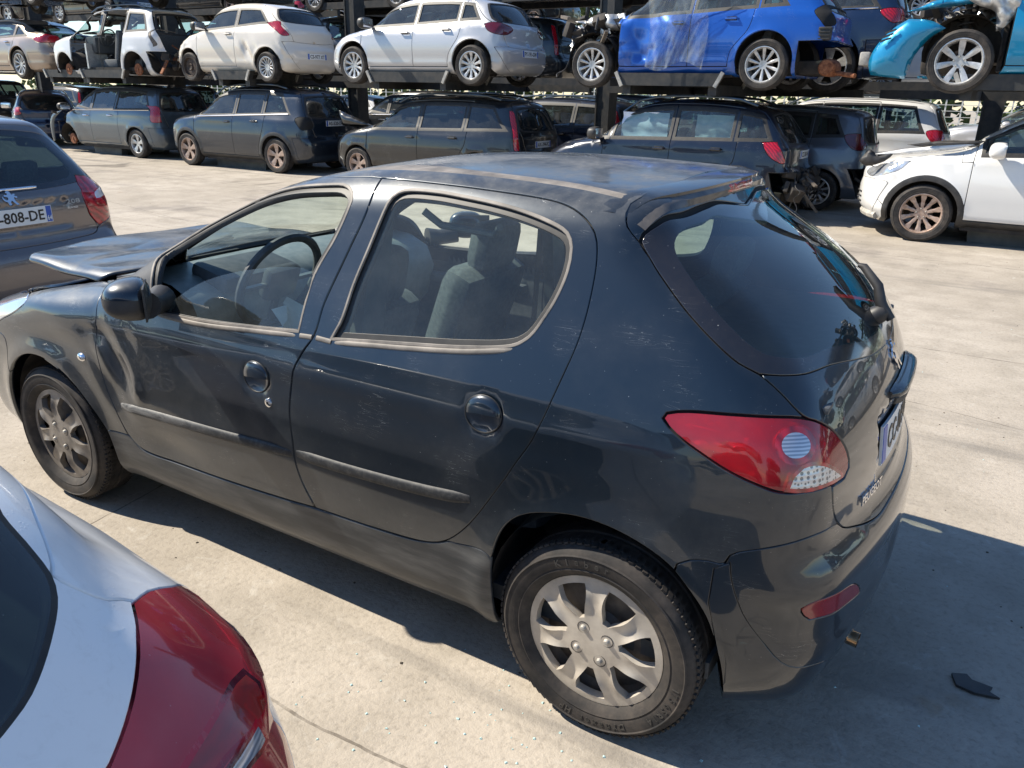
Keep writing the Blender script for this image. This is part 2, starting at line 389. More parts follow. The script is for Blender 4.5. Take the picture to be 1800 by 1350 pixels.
def shell(body, regions, h, default, clip=None):
    """constrained triangulation of the half body's domain; returns points, normals and faces per region"""
    bx = body.box; L = body.L; out = []
    for cx, cz, a0 in ((bx[1], bx[3], 0), (bx[0], bx[3], 90), (bx[0], bx[2], 180), (bx[1], bx[2], 270)):
        out += [(cx+L*math.cos(R(a0+t)), cz+L*math.sin(R(a0+t))) for t in np.linspace(0, 90, int(1.57*L/h)+1)]
    ob = np.array(out); a = ob; b = np.roll(ob, -1, 0); dens = []
    for p, q in zip(a, b):
        l = np.linalg.norm(q-p); k = max(1, int(l/h)); dens += [p+(q-p)*i/k for i in range(k)]
    ob = np.array(dens); polys = [ob]
    for r in regions:
        P = r['poly']
        if area2(P) < 0: P = P[::-1]
        r['in'] = offset(P, -r['gap']/2) if r['gap'] else P; r['out'] = offset(P, r['gap']/2) if r['gap'] else P
        polys += [r['in']]+([r['out']] if r['gap'] else [])
    lo, hi = ob.min(0), ob.max(0); nx = int((hi[0]-lo[0])/h)+2; nz = int((hi[1]-lo[1])/(h*.866))+2
    G = np.array([(lo[0]+(i+(j % 2)*.5)*h, lo[1]+j*h*.866) for j in range(nz) for i in range(nx)])
    G = G[inpoly(G, ob)]; keep = np.ones(len(G), bool)
    for P in polys:
        A, B = P, np.roll(P, -1, 0); l, u = P.min(0)-h, P.max(0)+h
        m = keep & (G[:, 0] > l[0]) & (G[:, 0] < u[0]) & (G[:, 1] > l[1]) & (G[:, 1] < u[1]); ii = np.where(m)[0]
        keep[ii[segdist(G[ii], A, B) < .42*h]] = False
    V = [tuple(g) for g in G[keep]]; E = []
    for P in polys:
        o = len(V); V += [tuple(p) for p in P]; n = len(P); E += [(o+i, o+(i+1) % n) for i in range(n)]
    r = delaunay_2d_cdt([Vector(v) for v in V], E, [], 0, 1e-5)
    V2 = np.array([v[:] for v in r[0]]); F = np.array([f for f in r[2] if len(f) == 3]); C = V2[F].mean(1)
    inside = inpoly(C, offset(ob, 1e-4)); lab = np.full(len(F), -1); done = ~inside
    names = []
    for r_ in regions:
        m = ~done & inpoly(C, r_['in']); lab[m] = len(names); names.append(r_['name']); done |= m
        if r_['gap']:
            m = ~done & inpoly(C, r_['out']); lab[m] = len(names); names.append(r_['ring'] or 'shut_line'); done |= m
    lab[~done] = len(names); names.append(default)
    ee = np.linalg.norm(V2-np.stack([np.clip(V2[:, 0], bx[0], bx[1]), np.clip(V2[:, 1], bx[2], bx[3])], 1), axis=1)
    P = body.surf(V2); tol = h*h/6+2e-4; P[ee > L-tol, 1] = 0; N = body.grad(P); N[ee > L-tol, 1] = 0
    N /= np.linalg.norm(N, axis=1)[:, None]+1e-12
    res = {}
    for i, nme in enumerate(names):
        if nme is None: continue
        fs = F[lab == i]
        if clip is not None and len(fs): fs = fs[P[fs].mean(1)[:, 2] > clip]
        if len(fs): res.setdefault(nme, []).append(fs)
    out = {k: np.vstack(v) for k, v in res.items()}
    # consistent winding: outward
    for k, fs in out.items():
        n = np.cross(P[fs[:, 1]]-P[fs[:, 0]], P[fs[:, 2]]-P[fs[:, 0]]); fl = (n*N[fs].mean(1)).sum(1) < 0
        fs[fl] = fs[fl][:, ::-1]
    return P, N, out
def panel(P, N, fs, flange=.012, bev=.0015, push=0., both=False):
    """sub-mesh with rolled edges; both joins the mirrored half at y = 0"""
    ids, inv = np.unique(fs, return_inverse=True); F = inv.reshape(fs.shape); V = P[ids]+N[ids]*push; NN = N[ids]
    if both:
        n = len(V); cen = np.abs(V[:, 1]) < 1e-7; mp = np.where(cen, np.arange(n), np.cumsum(~cen)-1+n)
        V2 = V[~cen]*[1, -1, 1]; N2 = NN[~cen]*[1, -1, 1]
        F = np.vstack([F, mp[F][:, ::-1]]); V = np.vstack([V, V2]); NN = np.vstack([NN, N2])
    F = [tuple(f) for f in F]
    if flange:
        cnt = {}
        for f in F:
            for i in range(3):
                a, b = f[i], f[(i+1) % 3]; k = (min(a, b), max(a, b)); cnt.setdefault(k, []).append((a, b))
        be = [v[0] for v in cnt.values() if len(v) == 1]
        if not both: be = [(a, b) for a, b in be if not (abs(V[a][1]) < 1e-7 and abs(V[b][1]) < 1e-7)]
        T = {}
        for a, b in be:
            t = np.cross(V[b]-V[a], NN[a]); t = t/(np.linalg.norm(t)+1e-12)
            for q in (a, b): T[q] = T.get(q, 0)+t
        if T:
            ks = list(T); t = np.array([T[q]/(np.linalg.norm(T[q])+1e-12) for q in ks]); base = len(V); m = len(ks); ix = {q: i for i, q in enumerate(ks)}
            v = V[ks]; n = NN[ks]; v1 = v+t*bev-n*bev; n1 = (n+t); n1 /= np.linalg.norm(n1, axis=1)[:, None]+1e-12
            v2 = v1-n*flange
            V = np.vstack([V, v1, v1, v2]); NN = np.vstack([NN, n1, n1, t])
            for a, b in be:
                i, j = ix[a], ix[b]; F.append((b, a, base+i, base+j)); F.append((base+m+j, base+m+i, base+2*m+i, base+2*m+j))
    return V, F, NN
def add_panel(name, P, N, fs, m, parent, side='L', **kw):
    V, F, NN = panel(P, N, fs, both=(side == 'B'), **kw)
    if side == 'R': V = V*[1, -1, 1]; NN = NN*[1, -1, 1]; F = [f[::-1] for f in F]
    return link(name, mesh_np(name, V, F, NN), m, parent)

def wrap_rear(body, V, zc, lift):
    """points (across, up, out) laid on the tail of a body around height zc"""
    V = np.asarray(V, float); us = np.linspace(V[:, 0].min()-.001, V[:, 0].max()+.001, 17); p = body.rear([(u, zc) for u in us]); pu = body.rear([(0, zc-.05), (0, zc+.05)])
    t = (pu[1]-pu[0]); t = t/np.linalg.norm(t); n = np.array([t[2], 0, -t[0]]); x = np.interp(V[:, 0], us, p[:, 0])
    return np.stack([x, V[:, 0], np.full(len(V), zc)], 1)+V[:, 1:2]*t+(V[:, 2:3]+lift)*n
def curved_plate(root, body, z, txt, w=.52, h=.11, lift=.008, band=.042):
    def slab(name, u0, u1, v0, v1, d0, d1, m, par):
        us = np.linspace(u0, u1, 13); Vt = [(u, v, d) for u in us for v, d in ((v0, d0), (v1, d0), (v1, d1), (v0, d1))]; F = []
        for i in range(12):
            for k in range(4): F.append((i*4+k, i*4+(k+1) % 4, i*4+4+(k+1) % 4, i*4+4+k))
        F += [(0, 1, 2, 3), (51, 50, 49, 48)]; mb = MB(); mb.add(wrap_rear(body, Vt, z, lift), F); return mb.build(name, m, par, ang=40)
    pl = slab('number_plate', -w/2, w/2, -h/2, h/2, -.004, .003, MT['plate'], root)
    for s in (-1, 1): slab('blue_band', *sorted((s*(w/2-.004), s*(w/2-band))), -h/2+.004, h/2-.004, .002, .0045, MT['plateblue'], pl)
    V, F = text_mesh(txt, h*.86, .0006, True); k = (w-2*band-.035)/(V[:, 0].max()-V[:, 0].min()); V = (V-[(V[:, 0].max()+V[:, 0].min())/2, (V[:, 1].max()+V[:, 1].min())/2, 0])*[k, 1, 1]
    link('plate_lettering', mesh_np('plate_lettering', wrap_rear(body, V, z, lift+.0042), F, smooth=False), MT['ink'], pl); return pl
# ---------------------------------------------------------------- wheels
def make_wheel(style='ten', r=.30, rr=.20, w=.19, rimmat=None, parent=None, face=-1, name='wheel', n=56, tread=True, detail=1, tyremat=None, loc=(0, 0, 0), steer=0):
    """wheel with its axle along y; the outer face looks towards face*y. parts: tyre, rim, brake_disc"""
    root = bpy.data.objects.new(name, None); COL.objects.link(root); root.empty_display_size = .1
    root.location = loc; root.rotation_euler = (0, 0, steer)
    if parent: root.parent = parent
    h = w/2; s = face
    # tyre: profile outer bead -> sidewall -> tread -> inner
    pr = [(rr-.006, s*(h-.028)), (rr+.004, s*(h-.012)), (rr+.018, s*(h-.004)), (rr+.022, s*(h-.001)), (rr+.026, s*(h-.003)), ((r+rr)/2-.012, s*(h+.001)), ((r+rr)/2+.014, s*(h+.001)), ((r+rr)/2+.017, s*(h+.0035)), ((r+rr)/2+.021, s*(h+.0005)), (r-.032, s*(h-.003)), (r-.018, s*(h-.010)),
          (r-.008, s*(h-.020)), (r-.001, s*(h-.034))]
    if tread:
        for yy in (.055, .0, -.055):
            pr += [(r, s*(yy+.007)), (r-.007, s*(yy+.005)), (r-.007, s*(yy-.005)), (r, s*(yy-.007))]
    pr += [(r-.001, -s*(h-.034)), (r-.008, -s*(h-.020)), (r-.03, -s*h), (rr+.01, -s*(h-.01)), (rr-.01, -s*(h-.03))]
    mb = MB(); mb.lathe(pr, n=n*2 if detail > 1 else n)
    if detail > 1:      # tread blocks: raised ribs across the shoulder
        for k in range(88):
            a = 2*math.pi*k/88
            for yy, ln, sk in ((h-.042, .046, .5), (.028, .034, -.6), (-.028, .034, .6), (-(h-.042), .046, -.5)):
                ca, sa = math.cos(a), math.sin(a); c = Vector((ca*(r-.0028), s*yy, sa*(r-.0028)))
                rad = Vector((ca, 0, sa)); tan = Vector((-sa, 0, ca)); ax = (Vector((0, 1, 0))+tan*sk*.5).normalized(); tg = ax.cross(rad)
                mb.box(c, (.0135, ln, .006), Matrix((tg, ax, rad)).transposed())
    t = mb.build('tyre', tyremat or MT['tyre'], root)
    # rim barrel
    mb = MB(); mb.lathe([(rr+.004, s*(h-.016)), (rr+.006, s*(h-.008)), (rr-.006, s*(h-.006)), (rr-.012, s*(h-.018)), (rr-.022, s*(h-.05)), (rr-.03, -s*(h-.03)), (rr+.002, -s*(h-.02))], n=n)
    rimmat = rimmat or MT['alloy']
    if style != 'drum' and style != 'cap': mb.build('rim_barrel', rimmat, root)
    mb = MB(); y0 = s*(h-.022)
    def spokes(ns, hub, r0, r1, wf, dish=.02, crown=.006, split=0., gap_n=4, ridge=0.):
        """face of the rim: hub disc, ns spokes of half-angle wf(t), outer ring"""
        V = []; F = []; nu = 6; seg = 2*math.pi/ns; nr = 9
        def Z(rad, u=None):
            t = rad/rr; z = -dish*(1-t)**1.0*(1.6 if t < .25 else 1)
            z = -dish*math.cos(min(t, 1)*math.pi/2)
            if u is not None: z += -crown*u*u+ridge*u*u
            return y0+s*z
        rows = []
        rads = [hub*.35, hub*.7, hub, r0]+[r0+(r1-r0)*i/nr for i in range(1, nr)]+[r1, (r1+rr)/2, rr-.004]
        def ang(rad, k):
            res = []; t = min(max((rad-r0)/(r1-r0), 0), 1); hw = wf(t) if r0 <= rad <= r1 else (wf(0) if rad < r0 else wf(1)); hw = min(hw, seg/2*.97)
            a0 = k*seg
            for i in range(nu+1): res.append((a0-hw+2*hw*i/nu, -1+2*i/nu))
            for i in range(1, gap_n+1): res.append((a0+hw+(seg-2*hw)*i/(gap_n+1), None))
            return res
        for rad in rads:
            row = []
            for k in range(ns):
                for a, u in ang(rad, k):
                    e = max(0, min(1, (rad-r0)/(r1-r0))) if r0 < rad < r1 else 0
                    row.append(len(V)); V.append((rad*math.cos(a+math.pi/2), Z(rad, (u if u is not None else 1)*min(1, 4*e*(1-e))), rad*math.sin(a+math.pi/2)))
            rows.append(row)
        c = len(V); V.append((0, Z(0), 0)); m = len(rows[0])
        per = nu+1+gap_n; holes = []
        for j in range(m): F.append((c, rows[0][j], rows[0][(j+1) % m]))
        for i in range(len(rows)-1):
            for j in range(m):
                q = j % per; j2 = (j+1) % m; isgap = q >= nu
                mid = (rads[i]+rads[i+1])/2
                if isgap and r0 < mid < r1:
                    # side walls of the opening
                    continue
                F.append((rows[i][j], rows[i+1][j], rows[i+1][j2], rows[i][j2]))
        # depth: extrude open boundary inward
        cnt = {}
        for f in F:
            for a, b in zip(f, f[1:]+f[:1]): kk = (min(a, b), max(a, b)); cnt[kk] = cnt.get(kk, 0)+1
        be = [k_ for k_, v in cnt.items() if v == 1]; vs = sorted({q for e in be for q in e}); ix = {q: len(V)+i for i, q in enumerate(vs)}
        for q in vs: x, y, z = V[q]; V.append((x*.985, y-s*.022, z*.985))
        F += [(a, b, ix[b], ix[a]) for a, b in be]
        mb.add(V, F)
    nut = []
    if style == 'cap':       # seven flared spokes, wheel cover
        spokes(7, .05, .078, rr-.024, lambda t: .34-.19*math.sin(min(1, t*1.25)*math.pi/2)+.05*t**3, dish=-.014, crown=.0, ridge=.010)
        nut = [(.050, 4)]
    elif style == 'ten': spokes(10, .04, .055, rr-.02, lambda t: .17-.07*t, dish=.03)
    elif style == 'five': spokes(5, .05, .07, rr-.018, lambda t: .42-.30*math.sin(min(t*1.3, 1)*math.pi/2)+.14*t*t, dish=.03)
    elif style == 'fivestar': spokes(5, .045, .06, rr-.018, lambda t: .40-.12*t, dish=.02)
    elif style == 'six': spokes(7, .05, .07, rr-.018, lambda t: .27-.12*t, dish=.03); nut = [(.055, 5)]
    elif style == 'split': spokes(10, .05, .075, rr-.02, lambda t: .19-.06*t+.02*math.sin(9*t), dish=.025); nut = [(.055, 5)]
    elif style == 'plastic9': spokes(9, .045, .08, rr-.03, lambda t: .22-.08*t+.02*t*t, dish=-.01)
    elif style == 'multi': spokes(14, .04, .06, rr-.02, lambda t: .12-.055*t, dish=.02)
    elif style == 'steel':
        mb.lathe([(.0, y0-s*.005), (.045, y0-s*.005), (.055, y0+s*.004), (.075, y0-s*.028), (.115, y0-s*.012), (rr-.035, y0-s*.03), (rr-.006, y0-s*.02)], n=n)
    if style == 'drum':
        mb.lathe([(0, s*.02), (.03, s*.02), (.032, 0), (.125, 0), (.13, -s*.008), (.13, -s*.03), (.06, -s*.035), (.06, -s*.1)], n=28)
        bpy.data.objects.remove(t); mb.build('brake_disc', MT['rust'], root); return root
    rim = mb.build('wheel_cover' if style == 'cap' else 'rim', rimmat, root, ang=50)
    for rad, k in nut:
        for i in range(k):
            a = 2*math.pi*(i+.35)/k; nb = MB(); nb.lathe([(0, s*(.016)), (.006, s*.015), (.0085, s*.008), (.0095, 0)], c=(rad*math.cos(a), y0+s*(.006 if style == 'cap' else -.02), rad*math.sin(a)), n=12)
            nb.build('wheel_nut', MT['galv'], rim)
            nb = MB(); nb.lathe([(.0165, -s*.001), (.0185, s*.003), (.0165, s*.0035)], c=(rad*math.cos(a), y0+s*(.006 if style == 'cap' else -.02)+s*.004, rad*math.sin(a)), n=16)
            if style == 'cap': nb.build('nut_recess', MT['plastic'], rim)
    # dark disc behind the spokes
    if style != 'steel':
        mb = MB(); yb = y0-s*.05
        mb.lathe([(0, yb+s*.02), (.07, yb+s*.02), (.085, yb), (.125, yb+s*.006), (.128, yb-s*.02)] if style != 'cap' else [(0, yb+s*.02), (.06, yb+s*.02), (.075, yb+s*.004), (.11, yb+s*.012), (rr-.03, yb-s*.005), (rr-.006, yb+s*.01)], n=n)
        mb.build('brake_disc' if style != 'cap' else 'steel_wheel', MT['steel'] if style == 'cap' else MT['discs'], root)
    return root
def tyre_fn(t, b):
    k = NT(t); n = k.noise(9, 6, .6); n2 = k.noise(60, 3, .6)
    k.l(k.mix(k.math('MULTIPLY', k.ramp(n, [(.35, .0), (.75, .8)]), k.ramp(n2, [(.3, .5), (.7, 1.)])), (.016, .016, .017), (.11, .09, .075)), b.inputs['Base Color'])
    k.l(k.bump(n2, .15, .003), b.inputs['Normal'])
MT['tyre'] = mat('tyre_rubber', (.02, .02, .02), .75, fn=tyre_fn, spec=.35)
MT['alloy'] = noisy('silver_alloy', (.42, .41, .40), (.62, .61, .60), 18, .38, .55)
MT['alloy_brown'] = noisy('dusty_alloy', (.32, .22, .17), (.50, .38, .31), 18, .45, .4)
MT['discs'] = noisy('brake_iron', (.02, .018, .016), (.09, .06, .045), 18, .7, .3)
MT['capsilver'] = noisy('wheel_cover_silver', (.40, .36, .31), (.58, .53, .46), 10, .42, .25, bump=.04)
MT['capdark'] = noisy('wheel_cover_grimy', (.14, .125, .11), (.30, .27, .24), 10, .42, .25, bump=.04)
def ground_fn(t, b):
    k = NT(t); co = 'Object'
    n1 = k.noise(.35, 8, .62); n2 = k.noise(2.3, 8, .65); n3 = k.noise(45, 4, .7); n4 = k.noise(7, 5, .6, dist=1.5)
    c = k.ramp(n1, [(.3, (.31, .27, .22)), (.7, (.45, .40, .34))])
    c = k.mix(k.ramp(n2, [(.42, 0.), (.64, .6)]), c, (.24, .21, .17))
    c = k.mix(k.ramp(n4, [(.6, 0.), (.72, .35)]), c, (.50, .47, .42))
    c = k.mix(k.ramp(n3, [(.25, .45), (.5, 0.)]), c, (.13, .11, .09))
    st = k.ramp(k.noise(.9, 5, .6), [(.57, 0.), (.70, .6)]); c = k.mix(st, c, (.16, .14, .125))
    tm = k.ramp(k.noise(.8, 6, .6, sc=(.25, 5, 1), dist=.4), [(.55, 0.), (.66, .6)]); c = k.mix(k.math('MULTIPLY', tm, k.ramp(k.noise(.5, 3), [(.45, 0.), (.6, 1.)])), c, (.13, .12, .11))
    oil = k.ramp(k.noise(.55, 4, .5, dist=.8), [(.64, 0.), (.70, .6)]); c = k.mix(oil, c, (.07, .06, .05))
    ru = k.ramp(k.noise(1.7, 5, .6), [(.68, 0.), (.75, .45)]); c = k.mix(ru, c, (.26, .17, .09))
    xy = k.sep(); wob = k.math('MULTIPLY', k.math('SUBTRACT', k.noise(1.2, 5, .6), .5), .10)
    for a, bb, c0, w in ((0., 1., -1.19, .005), (1., .14, -2.30, .004), (0., 1., 3.72, .006), (1., .0, -9.2, .006), (.0, 1., 7.4, .008), (1., -.3, 3.5, .004), (1., 0., -15.5, .01), (.2, 1., 2.6, .004)):
        d = k.math('ADD', k.math('ADD', k.math('MULTIPLY', xy[0], a), k.math('MULTIPLY', xy[1], bb)), k.math('SUBTRACT', wob, c0))
        ln = k.math('LESS_THAN', k.math('ABSOLUTE', d), w); c = k.mix(k.math('MULTIPLY', ln, k.ramp(k.noise(9, 3), [(.4, .25), (.55, .75)])), c, (.09, .075, .06))
    k.l(c, b.inputs['Base Color']); k.l(k.bump(k.math('ADD', n3, k.math('MULTIPLY', n2, 2.)), .6, .006), b.inputs['Normal'])
MT['ground'] = mat('worn_concrete', (.35, .3, .24), .85, fn=ground_fn, spec=.3)
gp = MB(); gp.add([(-150, -60, 0), (80, -60, 0), (80, 160, 0), (-150, 160, 0)], [(0, 1, 2, 3)])
go = gp.build('ground', MT['ground'], smooth=False); go['kind'] = 'structure'
# litter: broken glass and grit, too many to count
r_ = random.Random(11)
def scatter(name, label, cat, m, pts, smin, smax, flat=.5):
    V = []; F = []
    for x, y in pts:
        s = r_.uniform(smin, smax); rot = Matrix.Rotation(r_.uniform(0, 6.28), 3, 'Z') @ Matrix.Rotation(r_.uniform(-.5, .5), 3, 'X'); i = len(V)
        base = [Vector((-1, -.8, 0)), Vector((1, -.9, 0)), Vector((.8, 1, 0)), Vector((-.7, .9, 0)), Vector((-.6, -.5, flat)), Vector((.7, -.4, flat*1.2)), Vector((.4, .6, flat*.9)), Vector((-.5, .5, flat))]
        V += [tuple((rot @ (b*s))+Vector((x, y, s*flat*.3))) for b in base]; F += [tuple(i+k for k in f) for f in ((0, 3, 2, 1), (4, 5, 6, 7), (0, 1, 5, 4), (1, 2, 6, 5), (2, 3, 7, 6), (3, 0, 4, 7))]
    me = bpy.data.meshes.new(name); me.from_pydata(V, [], F); o = link(name, me, m); tagp(o, label, cat, kind='stuff')
MT['shard'] = mat('safety_glass_crumb', (.45, .62, .60), .12, 0, 1.)
scatter('glass_crumbs', 'greenish crumbs of broken safety glass on the concrete beside the rear wheel', 'broken glass', MT['shard'], [(r_.gauss(-.30, .25), r_.gauss(-1.02, .16)) for _ in range(70)]+[(r_.uniform(-4, 3), r_.uniform(-1.6, 5)) for _ in range(160)], .002, .0045)
MT['grit'] = noisy('dark_grit', (.02, .018, .016), (.12, .09, .06), 9, .9)
scatter('grit', 'dark grit, rust flakes and leaf bits strewn over the concrete', 'grit', MT['grit'], [(r_.uniform(-18, 4), r_.uniform(-1.8, 9.4)) for _ in range(1100)]+[(r_.uniform(-3, 2), r_.uniform(-1.8, 3)) for _ in range(160)]+[(r_.uniform(-20, 3), r_.gauss(9.1, .25)) for _ in range(700)], .0012, .0055, .4)
mb = MB(); P = [(.87, -.05), (.92, -.06), (.985, -.045), (.955, -.03), (.965, -.005), (.91, .0), (.895, .02), (.855, .0)]
mb.add([(x, y, .004) for x, y in P]+[(x, y, .012) for x, y in P], [tuple(range(7, -1, -1)), tuple(range(8, 16))]+[(i, (i+1) % 8, 8+(i+1) % 8, 8+i) for i in range(8)])
o = mb.build('plastic_fragment', MT['plastic'], smooth=False); tagp(o, 'thin black plastic fragment lying in the shade behind the navy hatchback', 'fragment')
# ================================================================ the dark hatchback in the middle
PROF = [(-3.05, .17), (-3.2, .20), (-3.27, .30), (-3.285, .45), (-3.25, .62), (-3.13, .755), (-2.95, .825), (-2.7, .885), (-2.4, .94), (-2.15, .985), (-2.05, 1.03), (-1.8, 1.165), (-1.55, 1.285), (-1.3, 1.385),
        (-1.1, 1.43), (-.9, 1.455), (-.6, 1.463), (-.3, 1.458), (-.1, 1.450), (-.02, 1.443), (.018, 1.433), (.032, 1.405), (.042, 1.375), (.08, 1.345), (.14, 1.31), (.29, 1.225), (.42, 1.125), (.49, 1.045), (.53, .97), (.56, .89), (.575, .80), (.58, .72), (.585, .665),
        (.60, .645), (.625, .62), (.633, .55), (.632, .45), (.625, .36), (.60, .26), (.55, .19), (.4, .17), (.4, .17), (-3.05, .17)]
WT = [(-.3, .70), (.12, .735), (.2, .77), (.3, .80), (.45, .818), (.6, .826), (.72, .824), (.82, .812), (.92, .79), (.98, .765), (1.05, .735), (1.15, .685), (1.25, .637), (1.35, .59), (1.42, .56), (1.5, .54), (1.9, .5)]
WP = [(-4, .5), (-3.3, .80), (-3.1, .90), (-2.9, .955), (-2.6, .985), (-2.2, .995), (-1.6, 1.), (-.5, 1.), (-.1, .985), (.2, .955), (.4, .91), (.55, .86), (.7, .78), (1.2, .5)]
def hero_disp(x, y, z):
    d = 0
    for cx in (0., -2.442):       # wheel arch flares
        r = np.hypot(x-cx, z-.30); d = d+.014*np.exp(-((r-.35)/.05)**2)*(z > .2)
    # soft shoulder crease along the doors
    d = d+.006*np.exp(-((z-(.845+.02*(x+2.4)/2.4))/.030)**2)*sstep((x+2.9)/.5)*sstep((.3-x)/.4)
    # dents: crumpled leading edge of the left front door and the wing behind the wheel
    L = (y < 0)
    d = d-L*.016*np.exp(-(((x+1.93)/.07)**2+((z-.66)/.10)**2))+L*.010*np.exp(-(((x+1.83)/.035)**2+((z-.62)/.05)**2))
    d = d-L*.012*np.exp(-(((x+1.70)/.16)**2+((z-.43)/.06)**2))-L*.007*np.exp(-(((x+2.05)/.10)**2+((z-.80)/.03)**2))
    d = d+L*.006*np.sin((x*38+z*30))*np.exp(-(((x+1.95)/.12)**2+((z-.70)/.16)**2))
    d = d-L*.008*np.exp(-(((x+2.35)/.22)**2+((z-.72)/.035)**2))+L*.006*np.exp(-(((x+2.25)/.15)**2+((z-.80)/.03)**2))
    # rear bumper: recessed lower corner pod with the reflector, number plate hollow on the tailgate
    ay = np.abs(y)
    d = d-.010*sstep((x-.35)/.06)*np.exp(-(((z-.47)/.075)**4))*sstep((ay-.10)/.08)
    d = d-.014*sstep((x-.40)/.1)*sstep((.31-ay)/.035)*sstep((z-.70)/.02)*sstep((.90-z)/.02)
    # door handle scoops
    for hx, hz in ((-1.195, .795), (-.349, .862)):
        rr = ((x-hx)/.052)**2+((z-hz)/.043)**2; d = d-.014*np.exp(-rr**2)*(x > -3)
    return d
HB = Body(PROF, WT, WP, .80, k=.11, crown=.055, bendr=.13, bendf=.22, box=(-2.55, .02, .42, .72), disp=hero_disp)
print('handles', HB.cam([(455, 663), (853, 728)]).round(3).tolist())
def C(*p): return HB.cam(p)
def S(*p): return HB.side(p)
def cat(*a): return np.vstack(a)
def T3(P, dom_seg=.018): return HB.poly(P, dom_seg)
# --- traced outlines on the near side
fwin = C((279, 437), (351, 389), (436, 349), (511, 331), (580, 325), (604, 326), (616, 336), (617, 353), (591, 413), (553, 480), (537, 528), (524, 581), (524, 581), (440, 573), (356, 562), (285, 549), (272, 545), (266, 535), (266, 510), (268, 480), (279, 437))[:-1]
fpane = C((300, 526), (340, 499), (380, 483), (433, 472), (487, 467), (527, 469), (543, 477), (549, 491), (545, 507), (537, 528), (524, 579), (524, 579), (440, 571), (356, 560), (287, 547), (287, 547), (292, 535))
rwin = C((584, 594), (602, 560), (623, 498), (649, 436), (675, 373), (690, 347), (711, 336), (763, 338), (815, 347), (867, 358), (919, 373), (970, 394), (996, 412), (1003, 436), (996, 477), (976, 524), (950, 565), (929, 591), (898, 606), (815, 608), (711, 602), (584, 594), (584, 594))[:-1]
sail = C((279, 437), (279, 437), (272, 470), (270, 500), (264, 540), (264, 540), (235, 530), (206, 530), (206, 530), (225, 490), (250, 462))
fdoor = C((196, 499), (196, 499), (250, 452), (308, 406), (393, 354), (473, 324), (543, 313), (600, 311), (650, 311), (671, 313), (671, 313), (660, 330), (645, 368), (612, 440), (570, 530), (551, 590), (530, 620), (514, 652), (508, 720), (514, 778), (518, 809), (531, 848), (553, 892), (553, 892),
    (507, 879), (422, 852), (325, 818), (300, 809), (268, 798), (246, 786), (227, 765), (213, 741), (204, 722), (190, 690), (180, 660), (172, 630), (168, 602), (170, 580), (169, 554), (172, 530), (180, 515))
rdoor = C((672, 313), (672, 313), (763, 322), (867, 335), (970, 352), (1010, 368), (1038, 395), (1049, 425), (1045, 487), (1019, 591), (983, 674), (941, 762), (895, 830), (832, 913), (796, 944), (768, 953), (732, 949), (659, 928), (555, 893), (555, 893), (532, 848), (519, 809), (515, 778), (509, 721), (515, 653), (531, 621), (552, 590), (571, 531), (613, 441), (646, 369), (661, 331))
tlamp = C((1165, 735), (1172, 726), (1211, 723), (1280, 728), (1349, 732), (1408, 734), (1445, 744), (1472, 764), (1489, 794), (1492, 822), (1484, 840), (1454, 856), (1417, 865), (1371, 866), (1326, 851), (1280, 829), (1234, 799), (1188, 764))
trev = C(*[(1399+31*math.cos(a), 783+29*math.sin(a)) for a in np.linspace(0, 2*math.pi, 24, endpoint=False)])
thon = C((1384, 862), (1384, 862), (1394, 838), (1412, 821), (1436, 815), (1460, 820), (1480, 834), (1480, 838), (1454, 852), (1418, 862))
rarch = C((868, 1300), (868, 1300), (864, 1060), (860, 1010), (864, 965), (880, 928), (905, 908), (940, 900), (1000, 903), (1060, 920), (1120, 950), (1175, 990), (1215, 1040), (1243, 1085), (1258, 1130), (1268, 1170), (1272, 1215), (1272, 1215), (1272, 1340), (1272, 1340))
rr_ = rarch.copy(); rr_[0] = rr_[1] = (rr_[2, 0], -.7, .02); rr_[-1] = rr_[-2] = rr_[-3] = (rr_[-4, 0]+.01, -.7, .02)
rarch = cat(rr_)
fa = [(-2.442+.345*math.cos(R(a)), .315+.335*math.sin(R(a))) for a in np.linspace(200, 65, 16)]
farch = cat(S((-2.79, .08), (-2.79, .08), *fa), C((78, 631), (102, 646), (128, 672), (156, 708), (187, 753), (201, 786), (212, 815)), S((-2.05, .08), (-2.05, .08)))
fseam = C((54, 514), (76, 509), (104, 504), (130, 500), (156, 497), (172, 493), (196, 499))
tgl = C((1124, 425), (1142, 452), (1160, 482), (1206, 546), (1252, 597), (1298, 638), (1335, 658), (1371, 689), (1413, 731))     # tailgate side seam
glassb = C((1335, 658), (1371, 660), (1417, 657), (1463, 641), (1485, 628))
spseam = C((1124, 425), (1111, 410), (1102, 397), (1101, 374), (1109, 358), (1127, 347), (1155, 333), (1200, 317), (1244, 306))
def rearpts(*p): return HB.rear(p)
zg = glassb[-1, 2]
print('glass bottom', glassb.round(2).tolist()); print('spseam', spseam.round(2).tolist()); print('tgl', tgl.round(2).tolist())
DM = HB.dom
def beyond(P, e=2.2):
    """a domain point straight beyond the centre line next to surface point P"""
    d = DM(np.array([[P[0], -1e-3, P[2]]]))[0]; q = np.clip(d, [HB.box[0], HB.box[2]], [HB.box[1], HB.box[3]]); v = d-q
    return q+v/np.linalg.norm(v)*e
def centre(z): return HB.rear([(-.001, z)])[0]
def half(pts, b0, b1, seg=.018):
    """open run of surface points from centre to centre, closed beyond the centre line"""
    D_ = crs(DM(pts), seg, closed=False); return np.vstack([D_, [beyond(b1)], [beyond(b0)]])
